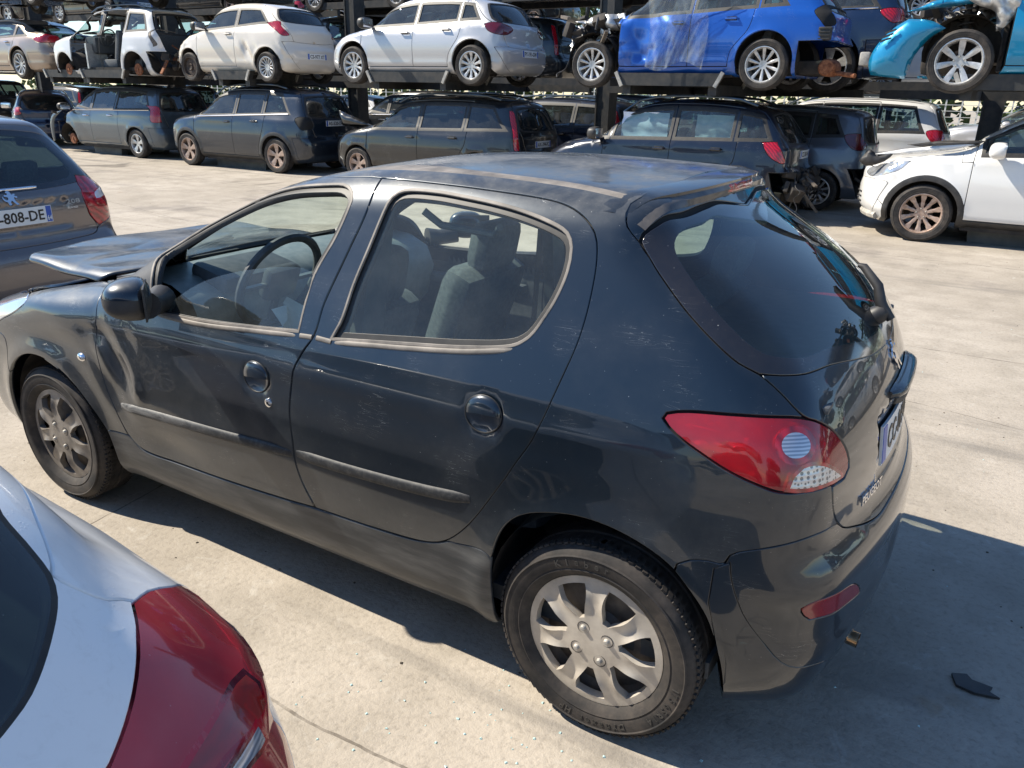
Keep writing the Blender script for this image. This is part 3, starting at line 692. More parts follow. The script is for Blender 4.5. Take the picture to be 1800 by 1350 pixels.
gl_out = half(cat(centre(1.36)[None], C((1267, 357), (1240, 366), (1200, 381), (1155, 397), (1134, 412)), C((1128, 424)), C((1142, 452), (1160, 482), (1206, 546), (1252, 597), (1298, 638), (1335, 657), (1335, 657), (1371, 660), (1417, 657), (1463, 641)), HB.rear([(-.2, 1.03), (-.001, 1.02)])), centre(1.36), centre(1.02))
gl_in = half(cat(centre(1.32)[None], C((1262, 378), (1240, 388)), C((1200, 403), (1185, 435), (1215, 490), (1270, 560), (1330, 615), (1371, 628), (1417, 628), (1463, 610)), HB.rear([(-.2, 1.065), (-.001, 1.055)])), centre(1.32), centre(1.055))
tgate = half(cat(centre(1.365)[None], C((1262, 354), (1235, 362), (1198, 376), (1150, 394), (1130, 410)), C((1124, 425)), tgl[1:], C((1446, 745), (1473, 765), (1490, 794), (1493, 822), (1485, 841), (1463, 856), (1463, 856), (1465, 895), (1473, 919), (1488, 928)), HB.rear([(-.36, .640), (-.2, .638), (-.001, .638)])), centre(1.365), centre(.638))
bump = half(cat(centre(.638)[None], HB.rear([(-.2, .638), (-.36, .640)]), C((1488, 928), (1473, 921), (1473, 921), (1462, 926), (1429, 942), (1386, 956), (1340, 965), (1298, 971), (1283, 977), (1274, 990), (1264, 991), (1243, 986), (1213, 985), (1190, 992), (1190, 992)), S((.18, .45), (.2, .05), (.2, .05)), HB.rear([(-.5, .05), (-.001, .05)])), centre(.638), (.3, 0, .01))
spoil = half(cat(np.array([[-.075, -.001, HB.top([(-.075, 0)])[0, 2]]]), spseam[::-1][1:], C((1124, 425)), C((1130, 409), (1150, 393), (1198, 375), (1235, 361), (1262, 353)), centre(1.367)[None]), (-.075, 0, 1.44), centre(1.367))
roofl = C((478, 311), (555, 297), (711, 295), (867, 308), (1000, 325), (1105, 347))
roof = half(cat(HB.top([(-1.24, -.001), (-1.25, -.25), (-1.30, -.44)]), roofl[1:], roofl[-1:], C((1127, 347), (1155, 333), (1200, 317), (1244, 306)), HB.top([(-.085, -.001)])), (-1.24, 0, 1.42), (-.085, 0, 1.44))
stripo = C((482, 311), (555, 292), (711, 290), (867, 303), (1000, 320), (1108, 343), (1108, 343), (1106, 352), (1106, 352), (1000, 329), (867, 311), (711, 299), (555, 300), (478, 318), (478, 318))
wscr = half(cat(HB.top([(-2.08, -.001), (-2.06, -.3), (-1.98, -.58), (-1.98, -.58), (-1.75, -.545), (-1.5, -.51), (-1.34, -.475), (-1.34, -.475), (-1.30, -.25), (-1.28, -.001)])), (-2.08, 0, 1.0), (-1.28, 0, 1.4))
hoodh = half(cat(HB.top([(-2.12, -.001), (-2.10, -.3), (-2.04, -.55)]), C((185, 494), (156, 497), (130, 500), (104, 504), (76, 509), (54, 514)), HB.top([(-2.95, -.52), (-3.1, -.3), (-3.13, -.001)])), (-2.12, 0, 1.0), (-3.13, 0, .7))
hlamp = cat(C((54, 514), (54, 514), (46, 529), (25, 548), (2, 561)), S((-2.98, .64), (-3.10, .62)), HB.front([(-.50, .66)]), HB.top([(-3.03, -.52), (-2.92, -.58)]))
fbump = half(cat(HB.front([(-.001, .66), (-.4, .65)]), S((-3.02, .60), (-2.93, .66)), C((6, 590), (14, 640), (14, 640)), S((-2.70, .30), (-2.70, .05), (-2.70, .05)), HB.front([(-.4, .05), (-.001, .05)])), HB.front([(-.001, .66)])[0], (-3., 0, .01))
fender = cat(fseam, C((181, 515), (172, 530), (169, 554), (170, 580), (168, 602), (172, 630), (180, 660), (190, 690), (204, 722), (213, 741), (225, 765), (225, 765), (188, 756), (188, 756)), S((-2.4, .45), (-2.9, .3), (-2.95, .60)), HB.top([(-2.9, -.60)]))
sill = cat(C((188, 756), (188, 756), (226, 766), (246, 788), (268, 800), (300, 811), (325, 820), (422, 854), (507, 881), (555, 895), (659, 930), (732, 951), (768, 955), (790, 952), (790, 952)), C((862, 985)), S((-.29, .05), (-.29, .05), (-2.1, .05), (-2.1, .05)))
refl = C((1410, 1070), (1414, 1084), (1424, 1090), (1445, 1085), (1488, 1062), (1511, 1041), (1508, 1028), (1488, 1034), (1440, 1056))
blip = np.vstack([crs(DM(cat(C((1283, 990), (1285, 1015), (1292, 1045), (1312, 1090), (1350, 1140), (1388, 1172), (1440, 1166), (1500, 1132), (1532, 1085), (1546, 1045)), HB.rear([(-.10, .335), (-.001, .335)]))), .018, closed=False), [[1.8, .2], [2., -1.2], [.36, -1.0]], DM(cat(C((1268, 1190), (1245, 1060), (1255, 1000)))) ])
G = .006
regs = [region(None, T3(rarch)), region(None, T3(farch)), region('front_window_pane', T3(fpane)), region(None, offset(T3(fwin), -.016)), region('inner_seal', T3(fwin)), region('window_seal', offset(T3(fwin), .005)),
    region('rear_window_pane', offset(T3(rwin), -.014)), region('rear_inner_seal', T3(rwin)), region('rear_window_seal', offset(T3(rwin), .005)),
    region('mirror_sail', T3(sail)), region('front_door', T3(fdoor), G), region('rear_door', T3(rdoor), G),
    region('reverse_lamp', T3(trev), .012, ring='reverse_lamp_bezel'), region('indicator_lamp', T3(thon), .007, ring='lamp_frame'), region('tail_light', T3(tlamp), .007),
    region('rear_screen', gl_in), region('screen_border', gl_out, .006), region('tailgate', tgate, G), region('spoiler', spoil, G), region('reflector', T3(refl), .006), region('bumper_lip', blip, .004), region('rear_bumper', bump, G),
    region('roof_strip', T3(stripo)), region('roof', roof), region('windscreen', wscr, .03, ring='screen_seal'),
    region('headlight', T3(hlamp), .008), region(None, hoodh), region('front_bumper', fbump, G), region('fender', T3(fender), G), region('sill', T3(sill), G)]
HP, HN, HF = shell(HB, regs, .028, 'body', clip=.10)
print('hero verts', len(HP), {k: len(v) for k, v in HF.items()})
MT['navy'] = paint('hatch_paint', (.006, .014, .025), .45, .31, dust=.46, dustcol=(.19, .185, .175), top=.75, low=.80, coatr=.02)
MT['navy_clean'] = paint('hatch_paint_tail', (.005, .013, .024), .4, .28, dust=.13, dustcol=(.19, .18, .165), top=.45, low=.6, coatr=.012)
hero = thing('hatchback_car', 'dark navy five-door hatchback in the foreground with a buckled bonnet and dusty doors', 'car')
hm = dict(body='navy', front_door='navy', rear_door='navy', fender='navy', sill='sillmat', roof='navy', roof_strip='dusty_trim', tailgate='navy_clean', spoiler='navy_clean', rear_bumper='navy_clean', bumper_lip='navy_clean', front_bumper='navy_clean',
    window_seal='dusty_trim', rear_window_seal='dusty_trim', inner_seal='rubber', rear_inner_seal='rubber', mirror_sail='plastic', front_window_pane='glass', rear_window_pane='glass', tail_light='redglass', reverse_lamp='revlens', reverse_lamp_bezel='redlens', indicator_lamp='honey', lamp_frame='redlens',
    rear_screen='glass_rear', screen_border='border', reflector='redrefl', windscreen='glass', screen_seal='rubber', headlight='headlamp', shut_line='black')
def honey_fn(t, b):
    k = NT(t); v = k.n('TexVoronoi'); v.inputs['Scale'].default_value = 85; v.inputs['Randomness'].default_value = .12; k.l(k.tc.outputs['Object'], v.inputs['Vector'])
    k.l(k.ramp(v.outputs['Distance'], [(.36, (.16, .16, .17)), (.42, (.62, .60, .58))]), b.inputs['Base Color'])
    k.l(k.bump(v.outputs['Distance'], .5, .004), b.inputs['Normal'])
MT['honey'] = mat('honeycomb_lens', (.5, .5, .5), .2, .3, 1., fn=honey_fn)
def rev_fn(t, b):
    k = NT(t); w = k.n('TexWave'); w.inputs['Scale'].default_value = 40; w.bands_direction = 'Z'; k.l(k.tc.outputs['Object'], w.inputs['Vector'])
    k.l(k.ramp(w.outputs['Fac'], [(.2, (.22, .26, .33)), (.8, (.5, .53, .6))]), b.inputs['Base Color'])
MT['revlens'] = mat('ribbed_clear_lens', (.5, .5, .55), .15, .4, 1., fn=rev_fn)
MT['redrefl'] = mat('reflector_red', (.20, .006, .012), .25, 0, .6)
MT['border'] = paint('ceramic_glass_border', (.004, .005, .008), 0, .1, dust=.30, dustcol=(.12, .10, .09), low=3.)
MT['glass_rear'] = glassmat('rear_screen_glass', (.40, .52, .50), 1.7, .03)
MT['sillmat'] = noisy('scuffed_sill', (.016, .022, .03), (.115, .118, .12), 6, .5, 0, lo=.42, hi=.80, sc=(.6, 1, 3.5), detail=9, coat=.2)
def lens_fn(t, b):
    k = NT(t); w = k.n('TexWave'); w.inputs['Scale'].default_value = 11; w.inputs['Distortion'].default_value = 5; w.inputs['Detail'].default_value = 3; w.bands_direction = 'DIAGONAL'; k.l(k.tc.outputs['Object'], w.inputs['Vector'])
    k.l(k.ramp(w.outputs['Fac'], [(0., (.20, .000, .006)), (.5, (.36, .001, .010)), (1., (.50, .006, .018))]), b.inputs['Base Color'])
    k.l(k.bump(w.outputs['Fac'], .25, .006), b.inputs['Normal'])
MT['redlens'] = mat('red_tail_lens', (.42, .004, .008), .18, 0, 1., .6, fn=lens_fn)
BOTH = {'bumper_lip', 'roof', 'tailgate', 'spoiler', 'rear_bumper', 'front_bumper', 'windscreen', 'rear_screen', 'screen_border', 'screen_seal'}
PARTN = dict(front_door='door', rear_door='door', front_window_pane='window', rear_window_pane='window', window_seal='window_seal', rear_window_seal='window_seal', inner_seal='glass_channel', rear_inner_seal='glass_channel')
hpart = {}
for nm, fs in HF.items():
    for sd in (['B'] if nm in BOTH else ['L', 'R']):
        thin = nm in ('tail_light', 'front_window_pane', 'rear_window_pane', 'rear_screen', 'windscreen')
        kw = dict(flange=0 if thin or nm in ('shut_line',) else (.02 if 'seal' in nm else .014), bev=.0018)
        if nm in ('window_seal', 'rear_window_seal'): kw['flange'] = .005
        if nm == 'shut_line': kw['push'] = -.013
        if nm == 'spoiler': kw['push'] = -.005
        if 'seal' in nm: kw['push'] = -.008 if 'inner' in nm else .002
        if nm == 'front_window_pane' or nm == 'rear_window_pane': kw['push'] = -.010
        if nm == 'front_window_pane' and sd == 'R': continue
        if nm == 'front_window_pane': kw['push'] = -.014
        o = add_panel(PARTN.get(nm, nm), HP, HN, fs, MT[hm[nm]], hero, sd, **kw); hpart[nm+sd] = o
# nest the sub-parts
for sd in 'LR':
    for a, b in (('front_window_pane', 'front_door'), ('rear_window_pane', 'rear_door'), ('window_seal', 'front_door'), ('rear_window_seal', 'rear_door'), ('inner_seal', 'front_door'), ('rear_inner_seal', 'rear_door'), ('reverse_lamp', 'tail_light'), ('indicator_lamp', 'tail_light'), ('reverse_lamp_bezel', 'tail_light'), ('lamp_frame', 'tail_light'), ('mirror_sail', 'front_door')):
        if a+sd in hpart: hpart[a+sd].parent = hpart[b+sd]
for a in ('rear_screen', 'screen_border', 'spoiler'): hpart[a+'B'].parent = hpart['tailgateB']
hpart['bumper_lipB'].parent = hpart['rear_bumperB']
for sd in 'LR': hpart['reflector'+sd].parent = hpart['rear_bumperB']
hpart['screen_sealB'].parent = hpart['windscreenB']
if 'front_door'+'L' in hpart: hpart['front_doorL']['label'] = 'left front door, dented along its leading edge, glass half lowered'
# wheels
WZ = .291
for i, (wx, wy) in enumerate(((0, -.725), (-2.442, -.725), (0, .725), (-2.442, .725))):
    f = -1 if wy < 0 else 1
    make_wheel('cap', r=.291, rr=.199, w=.175, rimmat=MT['capdark'] if i == 1 else MT['capsilver'], parent=hero, face=f, detail=2, loc=(wx, wy, WZ), name='wheel')

# tail lamp bowl behind the red glass: bright faceted reflector, inner ridges and a dark base
def bowl_fn(t, b):
    k = NT(t); n = k.noise(26, 3, .6, sc=(1, 1, .35)); v = k.n('TexVoronoi'); v.inputs['Scale'].default_value = 34; k.l(k.tc.outputs['Object'], v.inputs['Vector'])
    k.l(k.ramp(n, [(.3, (.50, .50, .50)), (.7, (.95, .95, .95))]), b.inputs['Base Color']); k.l(k.bump(v.outputs['Distance'], .8, .012), b.inputs['Normal'])
MT['bowl'] = mat('lamp_reflector_bowl', (.85, .85, .85), .25, .55, fn=bowl_fn)
lampfs = np.vstack([HF[k] for k in ('tail_light', 'reverse_lamp', 'reverse_lamp_bezel', 'indicator_lamp', 'lamp_frame') if k in HF])
for sd in 'LR':
    par = hpart['tail_light'+sd]; add_panel('reflector_bowl', HP, HN, lampfs, MT['bowl'], par, sd, push=-.034, flange=0)
    s = -1 if sd == 'L' else 1
    mb = MB()
    for (a, b_) in (((1215, 745), (1440, 800)), ((1250, 770), (1400, 845)), ((1300, 800), (1370, 850))):
        p = C(a, b_); n_ = HB.grad(p); q0, q1 = Vector(p[0]-n_[0]*.016), Vector(p[1]-n_[1]*.016); m_ = (q0+q1)/2-Vector(n_[0])*.004
        mb.tube([Vector((v.x, -v.y*s, v.z)) for v in (q0, m_, q1)], .0035, 6)
    mb.build('lamp_ridge', MT['chrome'], par)
    p = C((1310, 790))[0]; n_ = HB.grad(p[None])[0]; c = p-n_*.022; mb = MB(); mb.box((c[0], -c[1]*s, c[2]), (.012, .012, .05), bev=.004); mb.build('bulb', MT['amber'], par)
# ================================================================ the other cars
TM = dict(
 hatch=[(.03, .11), (.0, .20), (.0, .36), (.025, .47), (.08, .56), (.17, .625), (.255, .67), (.30, .735), (.37, .86), (.43, .945), (.52, .99), (.62, 1.), (.74, .985), (.84, .945), (.895, .90), (.93, .81), (.962, .70), (.982, .62), (.985, .46), (1., .41), (1., .26), (.98, .14)],
 suv=[(.03, .13), (0, .24), (.0, .46), (.02, .56), (.10, .63), (.23, .675), (.275, .715), (.36, .86), (.42, .945), (.52, .99), (.66, 1.), (.80, .985), (.90, .955), (.935, .90), (.962, .76), (.985, .63), (.988, .44), (1., .39), (1., .25), (.975, .15)],
 mpv=[(.03, .11), (0, .2), (0, .36), (.02, .46), (.09, .55), (.17, .61), (.23, .68), (.32, .83), (.40, .935), (.5, .985), (.62, 1.), (.80, .985), (.92, .95), (.95, .90), (.972, .74), (.985, .60), (.988, .42), (1., .37), (1., .22), (.98, .13)],
 sedan=[(.03, .11), (0, .2), (0, .38), (.02, .48), (.1, .57), (.22, .64), (.28, .69), (.36, .82), (.43, .93), (.52, .99), (.6, 1.), (.69, .975), (.78, .895), (.85, .80), (.90, .765), (.965, .755), (.985, .71), (.985, .50), (1., .43), (1., .3), (.98, .17)],
 wagon=[(.03, .11), (.0, .20), (.0, .38), (.02, .49), (.08, .58), (.17, .64), (.245, .68), (.29, .74), (.36, .87), (.42, .95), (.52, .99), (.64, 1.), (.80, .985), (.90, .955), (.935, .90), (.965, .74), (.982, .62), (.985, .46), (1., .40), (1., .26), (.98, .14)],
 van=[(.03, .13), (0, .22), (0, .40), (.02, .50), (.09, .58), (.17, .63), (.24, .80), (.30, .93), (.40, .985), (.55, 1.), (.85, 1.), (.96, .985), (.985, .95), (.995, .7), (1., .45), (1., .2), (.985, .13)])
WTF = [(-.2, .86), (.10, .88), (.18, .945), (.30, .985), (.42, 1.), (.50, .99), (.58, .965), (.64, .93), (.70, .875), (.78, .81), (.86, .75), (.94, .69), (1.0, .66), (1.3, .62)]
def merge_seats():
    mb = MB()
    for y in (-.36, .36):
        mb.box((-1.25, y, .42), (.52, .50, .16), bev=.05); mb.box((-.95, y, .76), (.14, .46, .62), Matrix.Rotation(R(18), 3, 'Y'), bev=.05); mb.box((-.83, y, 1.13), (.09, .26, .18), Matrix.Rotation(R(12), 3, 'Y'), bev=.04)
    return mb
def bench_mesh():
    mb = MB(); mb.box((-.35, 0, .42), (.5, 1.2, .16), bev=.05); mb.box((-.05, 0, .74), (.13, 1.2, .56), Matrix.Rotation(R(20), 3, 'Y'), bev=.05)
    for y in (-.4, .4): mb.box((.06, y, 1.06), (.08, .24, .15), Matrix.Rotation(R(12), 3, 'Y'), bev=.035)
    return mb
def dash_mesh():
    mb = MB(); mb.box((-1.85, 0, .78), (.42, 1.3, .34), bev=.08); mb.box((-1.0, 0, .26), (2.3, 1.35, .06)); return mb
def wheel_ring(c, r, tilt=25, n=28):
    mb = MB(); pts = [Vector((0, r*math.cos(2*math.pi*k/n), r*math.sin(2*math.pi*k/n))) for k in range(n+1)]
    m = Matrix.Translation(c) @ Matrix.Rotation(R(tilt), 4, 'Y'); mb.tube([m @ p for p in pts], .016, 8, cap=False)
    for a in (0, 180, 270): mb.bar(m @ Vector((0, 0, 0)), m @ Vector((0, r*math.cos(R(a)), r*math.sin(R(a)))), .03, .012)
    mb.box(m @ Vector((.0, 0, 0)), (.05, .15, .13), Matrix.Rotation(R(tilt), 3, 'Y'), bev=.02); return mb
_IM = {}
def interior(root, sx=1., sz=1., dx=0., white=False):
    if not _IM:
        for k, f, m in (('front_seats', merge_seats, 'seat'), ('rear_bench', bench_mesh, 'seat'), ('dashboard', dash_mesh, 'interior'), ('steering_wheel', lambda: wheel_ring((-1.55, -.36, .93), .18), 'interior')):
            o = f().build(k, MT[m]); _IM[k] = o.data; bpy.data.objects.remove(o)
    for k, me in _IM.items():
        o = bpy.data.objects.new(k, me); COL.objects.link(o); o.parent = root; o.scale = (sx, 1, sz); o.location = (dx, 0, 0)
MT['glass_bg'] = glassmat('side_window_glass', (.50, .62, .62), 1.7, .10)
MT['glass_bgd'] = glassmat('privacy_glass', (.10, .14, .15), 1.7, .06)
def capsule_mirror(root, x, y, z, m, s=-1, k=1.25):
    mb = MB(); bm = bmesh.new(); bmesh.ops.create_icosphere(bm, subdivisions=3, radius=1)
    for v in bm.verts:
        v.co = Vector((math.copysign(abs(v.co.x)**.7, v.co.x)*.085, math.copysign(abs(v.co.y)**.75, v.co.y)*.12, math.copysign(abs(v.co.z)**.75, v.co.z)*.075))*k
        if v.co.x > .05*k: v.co.x = .05*k
    V = [v.co+Vector((x, y+s*.14*k, z+.02)) for v in bm.verts]; F = [[v.index for v in f.verts] for f in bm.faces]; bm.free(); mb.add(V, F)
    o = mb.build('wing_mirror', m, root, ang=40)
    mb = MB(); mb.box((x-.01, y+s*.02, z-.03), (.07, .10, .05), bev=.015); mb.build('mirror_arm', MT['plastic'], o)
    mb = MB(); mb.box((x+.052*k, y+s*.14*k, z+.02), (.004, .19*k, .11*k), bev=.001); mb.build('mirror_glass', MT['chrome'], o)
def plate_at(root, body, z, txt, y=0., blue=True, w=.52, h=.11, tilt=None):
    P = body.rear([(y, z)])[0]; P2 = body.rear([(y, z+.05)])[0]; P1 = body.rear([(y, z-.05)])[0]
    up = Vector(P2-P1).normalized(); ux = Vector((0, 1, 0)); nrm = ux.cross(up)
    rot = Matrix((ux, up, nrm)).transposed(); c = Vector(P)+nrm*.008
    mb = MB(); mb.box(c, (w, h, .005), rot, bev=.002); pl = mb.build('number_plate', MT['plate'], root)
    if blue:
        for sgn in (-1, 1):
            mb = MB(); mb.box(c+ux*sgn*(w/2-.025)+nrm*.0015, (.042, h-.008, .004), rot); mb.build('blue_band', MT['plateblue'], pl)
    put_text('plate_lettering', txt, h*.86, c+nrm*.0036, ux, up, MT['ink'], pl, .0005, width=w-.13, bold=True)
    return pl
def bgcar(name, label, tm, L, W, H, wb, fo, col, belt, ax, rx, rtop, pillars, doors, wheel=('ten', .31, .21), h=.085, lamp=None, hl=None, rw=None, plate=None, skip=(), group=None, mods=None,
          drop=0., wheels=(1, 1, 1, 1), dark=None, clad=None, tint=None, disp=None, gbox=None, tg=True, seats=True, mirror=True, handles=True, rails=None, smx=0, topclip=.13, cuts=(), bumpz=.42, doorbot=None, lampmat='redlens', chrome=None):
    x0 = -wb-fo; hw = W/2
    pr = [(x0+u*L, v*H) for u, v in TM[tm]]
    if mods: pr = mods(pr)
    pr = pr+[(x0+.9*L, .12*H), (x0+.9*L, .12*H), (x0+.05*L, .11*H)]
    WT_ = [(v*H, w*hw) for v, w in WTF]
    WP_ = [(x0-1, .5), (x0, .74), (x0+.2, .86), (x0+.45, .94), (x0+.85, .985), (x0+1.4, 1.), (x0+L-1.3, 1.), (x0+L-.8, .985), (x0+L-.4, .93), (x0+L-.15, .88), (x0+L, .83), (x0+L+.8, .5)]
    ra = wheel[1]
    def dsp(x, y, z):
        d = 0
        for cx in (0., -wb): r = np.hypot(x-cx, z-ra); d = d+.018*np.exp(-((r-ra-.06)/.05)**2)*(z > .2)
        d = d+.008*np.exp(-((z-(belt[0]-.10+(belt[1]-belt[0])*.6*(x+wb)/wb))/.035)**2)+.012*np.exp(-((z-.36)/.05)**2)
        if disp: d = d+disp(x, y, z)
        return d
    B = Body(pr, WT_, WP_, hw, k=.13, crown=.05, bendr=.13, bendf=.34, box=(x0+.75, x0+L-.55, .5*H*.62, .5*H*1.0), disp=dsp, seg=.06)
    zt = np.array([p for p in B.P if p[1] > .5*H])
    def ztop(x):
        q = np.sort(zt[np.abs(zt[:, 0]-x) < .15][:, 1]); return q[-1] if len(q) else 0
    xs = np.linspace(x0, x0+L, 200); tops = np.array([ztop(x) for x in xs])
    def roofz(x): return np.interp(x, xs, tops)-.125
    def beltz(x): return belt[0]+(belt[1]-belt[0])*(x-ax)/(rx-ax)
    regs = []
    def sp(P): return B.poly(B.side(P), .05)
    for cx in (0., -wb):
        a = [(cx+(ra+.055)*math.cos(t), ra+drop+(ra+.050)*math.sin(t)) for t in np.linspace(-.25, math.pi+.25, 22)]
        regs.append(region(None, sp([(cx+ra+.05, .02), (cx+ra+.05, .02)]+a+[(cx-ra-.05, .02), (cx-ra-.05, .02)])))
        if clad:
            a = [(cx+(ra+.12)*math.cos(t), ra+drop+(ra+.115)*math.sin(t)) for t in np.linspace(-.2, math.pi+.2, 22)]; regs.append(region('cladding', sp([(cx+ra+.12, .02), (cx+ra+.12, .02)]+a+[(cx-ra-.12, .02), (cx-ra-.12, .02)])))
    for c in cuts: regs.append(region(c[0], sp(c[1])) if len(c) < 3 else region(c[0], c[2](B)))
    if lamp: regs.append(region('tail_light', B.poly(np.vstack([(B.side if k == 's' else B.rear)([(a, b)]) for k, a, b in lamp(x0+L)]), .03), .012))
    if hl: regs.append(region('headlight', B.poly(np.vstack([(B.side if k == 's' else B.front)([(a, b)]) for k, a, b in hl(x0)]), .03), .012))
    # side windows
    edges = [ax]+list(pillars)+[rx]
    wi = 0
    for i in range(len(edges)-1):
        a, b = edges[i]+(.03 if i else 0), edges[i+1]-(.03 if i < len(edges)-2 else 0); last = i == len(edges)-2
        tb = rtop if last else b; up = []
        for x in np.linspace(a, tb, 9):
            zz = roofz(x)
            if zz > beltz(x)+.02: up.append((x, zz))
        lo = [(b, beltz(b)), (b, beltz(b)), (a, beltz(a)), (a, beltz(a))]
        P = up[:1]*(2 if i else 1)+up[1:]+up[-1:]+lo
        regs.append(region('side_window' if not (tint and i >= tint) else 'dark_window', sp(P), .04, ring='window_seal')); wi += 1
    sillz = doorbot or .30
    if doors:
        for i in range(len(doors)-1):
            a, b = doors[i], doors[i+1]; lastd = i == len(doors)-2
            topz = [(x, min(roofz(x)+.055, 9)) for x in np.linspace(max(a, ax-.02), min(b, rtop+.05) if lastd else b, 8)]
            if a < ax: topz = [(a, beltz(ax)-.02)]+topz
            bt = [(b, sillz), (b, sillz)]
            if lastd and b > -ra-.2: bt = [(b, beltz(b)-.1), (b-.04, ra*2+.12), (-ra-.12, ra+.18), (-ra-.16, sillz), (-ra-.16, sillz)]
            P = topz[:1]+topz+topz[-1:]+bt+[(a, sillz), (a, sillz)]
            regs.append(region(None if ('door%d' % i) in skip else ('front_door' if i == 0 else 'rear_door'), sp(P), .016))
    rwz = rw or (.66*H, .90*H, .72)
    def rhalf(pts, b0, b1): 
        D_ = crs(B.dom(B.rear(pts)), .05, closed=False)
        def bey(p):
            d = B.dom(B.rear([(-.001, p)]))[0]; q = np.clip(d, [B.box[0], B.box[2]], [B.box[1], B.box[3]]); v = d-q; return q+v/np.linalg.norm(v)*2.2
        return np.vstack([D_, [bey(b1)], [bey(b0)]])
    z0, z1, kk = rwz; ya = hw*kk
    regs.append(region('rear_window' if 'rear_window' not in skip else None, rhalf([(-.001, z1), (-ya*.55, z1-.01), (-ya*.80, z1-.03), (-ya*.80, z1-.03), (-ya*.97, z0+.05), (-ya*.9, z0), (-.4*ya, z0-.02), (-.001, z0-.025)], z1, z0-.025), .03, ring='window_seal'))
    if tg: regs.append(region('tailgate' if 'tailgate' not in skip else None, rhalf([(-.001, z1+.08), (-ya*.8, z1+.05), (-ya*.86, z1), (-ya*1.02, z0+.05), (-ya*.98, z0-.10), (-ya*.86, bumpz*H+.10), (-ya*.80, bumpz*H+.01), (-.001, bumpz*H-.01)], z1+.08, bumpz*H-.01), .014))
    xr = x0+L
    regs.append(region('rear_bumper' if 'rear_bumper' not in skip else None, np.vstack([crs(B.dom(np.vstack([B.rear([(-.001, bumpz*H-.01), (-ya*.80, bumpz*H+.01)]), B.side([(ra+.10, bumpz*H+.0), (ra+.10, bumpz*H), (ra+.07, .02), (ra+.07, .02)])])), .05, closed=False), [[xr+.6, -.6], [xr+1.2, bumpz*H]]]), .012))
    xw = ax-.10
    def tp(pts): return B.dom(B.top(pts))
    up = tp([(ax+.02, -.001), (ax+.0, -.4*hw)]); 
    # windscreen between cowl and roof edge
    cow = x0+(.265 if tm != 'mpv' else .22)*L; hd = x0+.415*L
    if tm == 'van': cow = x0+.19*L; hd = x0+.31*L
    ws = np.vstack([crs(tp([(cow, -.001), (cow+.06, -.5*hw), (cow+.16, -.72*hw), (cow+.16, -.72*hw), (hd-.02, -.60*hw), (hd-.02, -.60*hw), (hd, -.001)]), .05, closed=False)])
    def beyd(d): q = np.clip(d, [B.box[0], B.box[2]], [B.box[1], B.box[3]]); v = d-q; return q+v/np.linalg.norm(v)*2.2
    ws = np.vstack([ws, [beyd(ws[-1])], [beyd(ws[0])]]); regs.append(region('windscreen' if 'windscreen' not in skip else None, ws, .03, ring='window_seal'))
    hp = crs(tp([(cow-.05, -.001), (cow+.0, -.5*hw), (cow+.09, -.76*hw), (cow-.3, -.77*hw), (x0+.40, -.70*hw), (x0+.2, -.5*hw), (x0+.12, -.001)]), .05, closed=False)
    hp = np.vstack([hp, [beyd(hp[-1])], [beyd(hp[0])]]); regs.append(region('bonnet' if 'bonnet' not in skip else None, hp, .014))
    fb = crs(B.dom(B.side([(-wb-ra-.06, .02), (-wb-ra-.06, .02), (-wb-ra-.09, .44*H*.95), (x0+.25, .46*H*.95)])), .05, closed=False)
    regs.append(region('front_bumper' if 'front_bumper' not in skip else None, np.vstack([fb, [[x0-1.2, .42*H]], [[x0-.6, -.6]]]), .012))
    regs.append(region('fender' if 'fender' not in skip else None, sp([(x0+.05, .80*H*.6), (cow, .70*H), (cow+.02, .60*H), (doors[0] if doors else cow, beltz(ax)-.08), (doors[0] if doors else cow, sillz), (doors[0] if doors else cow, sillz), (-wb, .05), (-wb-ra, .3)]), .012))
    if clad: regs.append(region('cladding', sp([(0, clad), (0, clad), (-wb, clad), (-wb, clad), (-wb, .02), (-wb, .02), (0, .02), (0, .02)])))
    P, N, FR = shell(B, regs, h, 'body', clip=topclip)
    root = thing(name, label, 'car', group=group)
    mm = dict(side_window='glass_bg', dark_window='glass_bgd', rear_window='glass_bgd', windscreen='glass_bg', window_seal='rubber', shut_line='black', tail_light=lampmat, headlight='headlamp', cladding='plastic')
    for nm, fs in FR.items():
        if nm in skip: continue
        both = nm in ('windscreen', 'bonnet', 'tailgate', 'rear_window', 'rear_bumper', 'front_bumper')
        m = MT[mm[nm]] if nm in mm else (MT[dark[nm]] if dark and nm in dark else col)
        glass = 'window' in nm and 'seal' not in nm or nm == 'windscreen'
        for sd in ('B' if both else 'LR'):
            add_panel('window' if nm in ('side_window', 'dark_window') else ('door' if nm in ('front_door', 'rear_door') else nm), P, N, fs, m, root, sd, flange=0 if glass or nm == 'shut_line' else .025, bev=.004, push=-.012 if glass else (-.012 if nm == 'shut_line' else 0))
    st, r_, rr_ = wheel[:3]; rm = MT[wheel[3]] if len(wheel) > 3 else None
    for i, (wx, s) in enumerate(((0, -1), (-wb, -1), (0, 1), (-wb, 1))):
        if not wheels[i]: continue
        stt = wheels[i] if isinstance(wheels[i], str) else st
        make_wheel(stt, r=r_, rr=rr_, w=.21, rimmat=rm if stt != 'steel' else MT['discs'], parent=root, face=s, loc=(wx, s*(hw-.115), r_), n=36)
    ml = MB()      # wheel-house liners and the floor pan
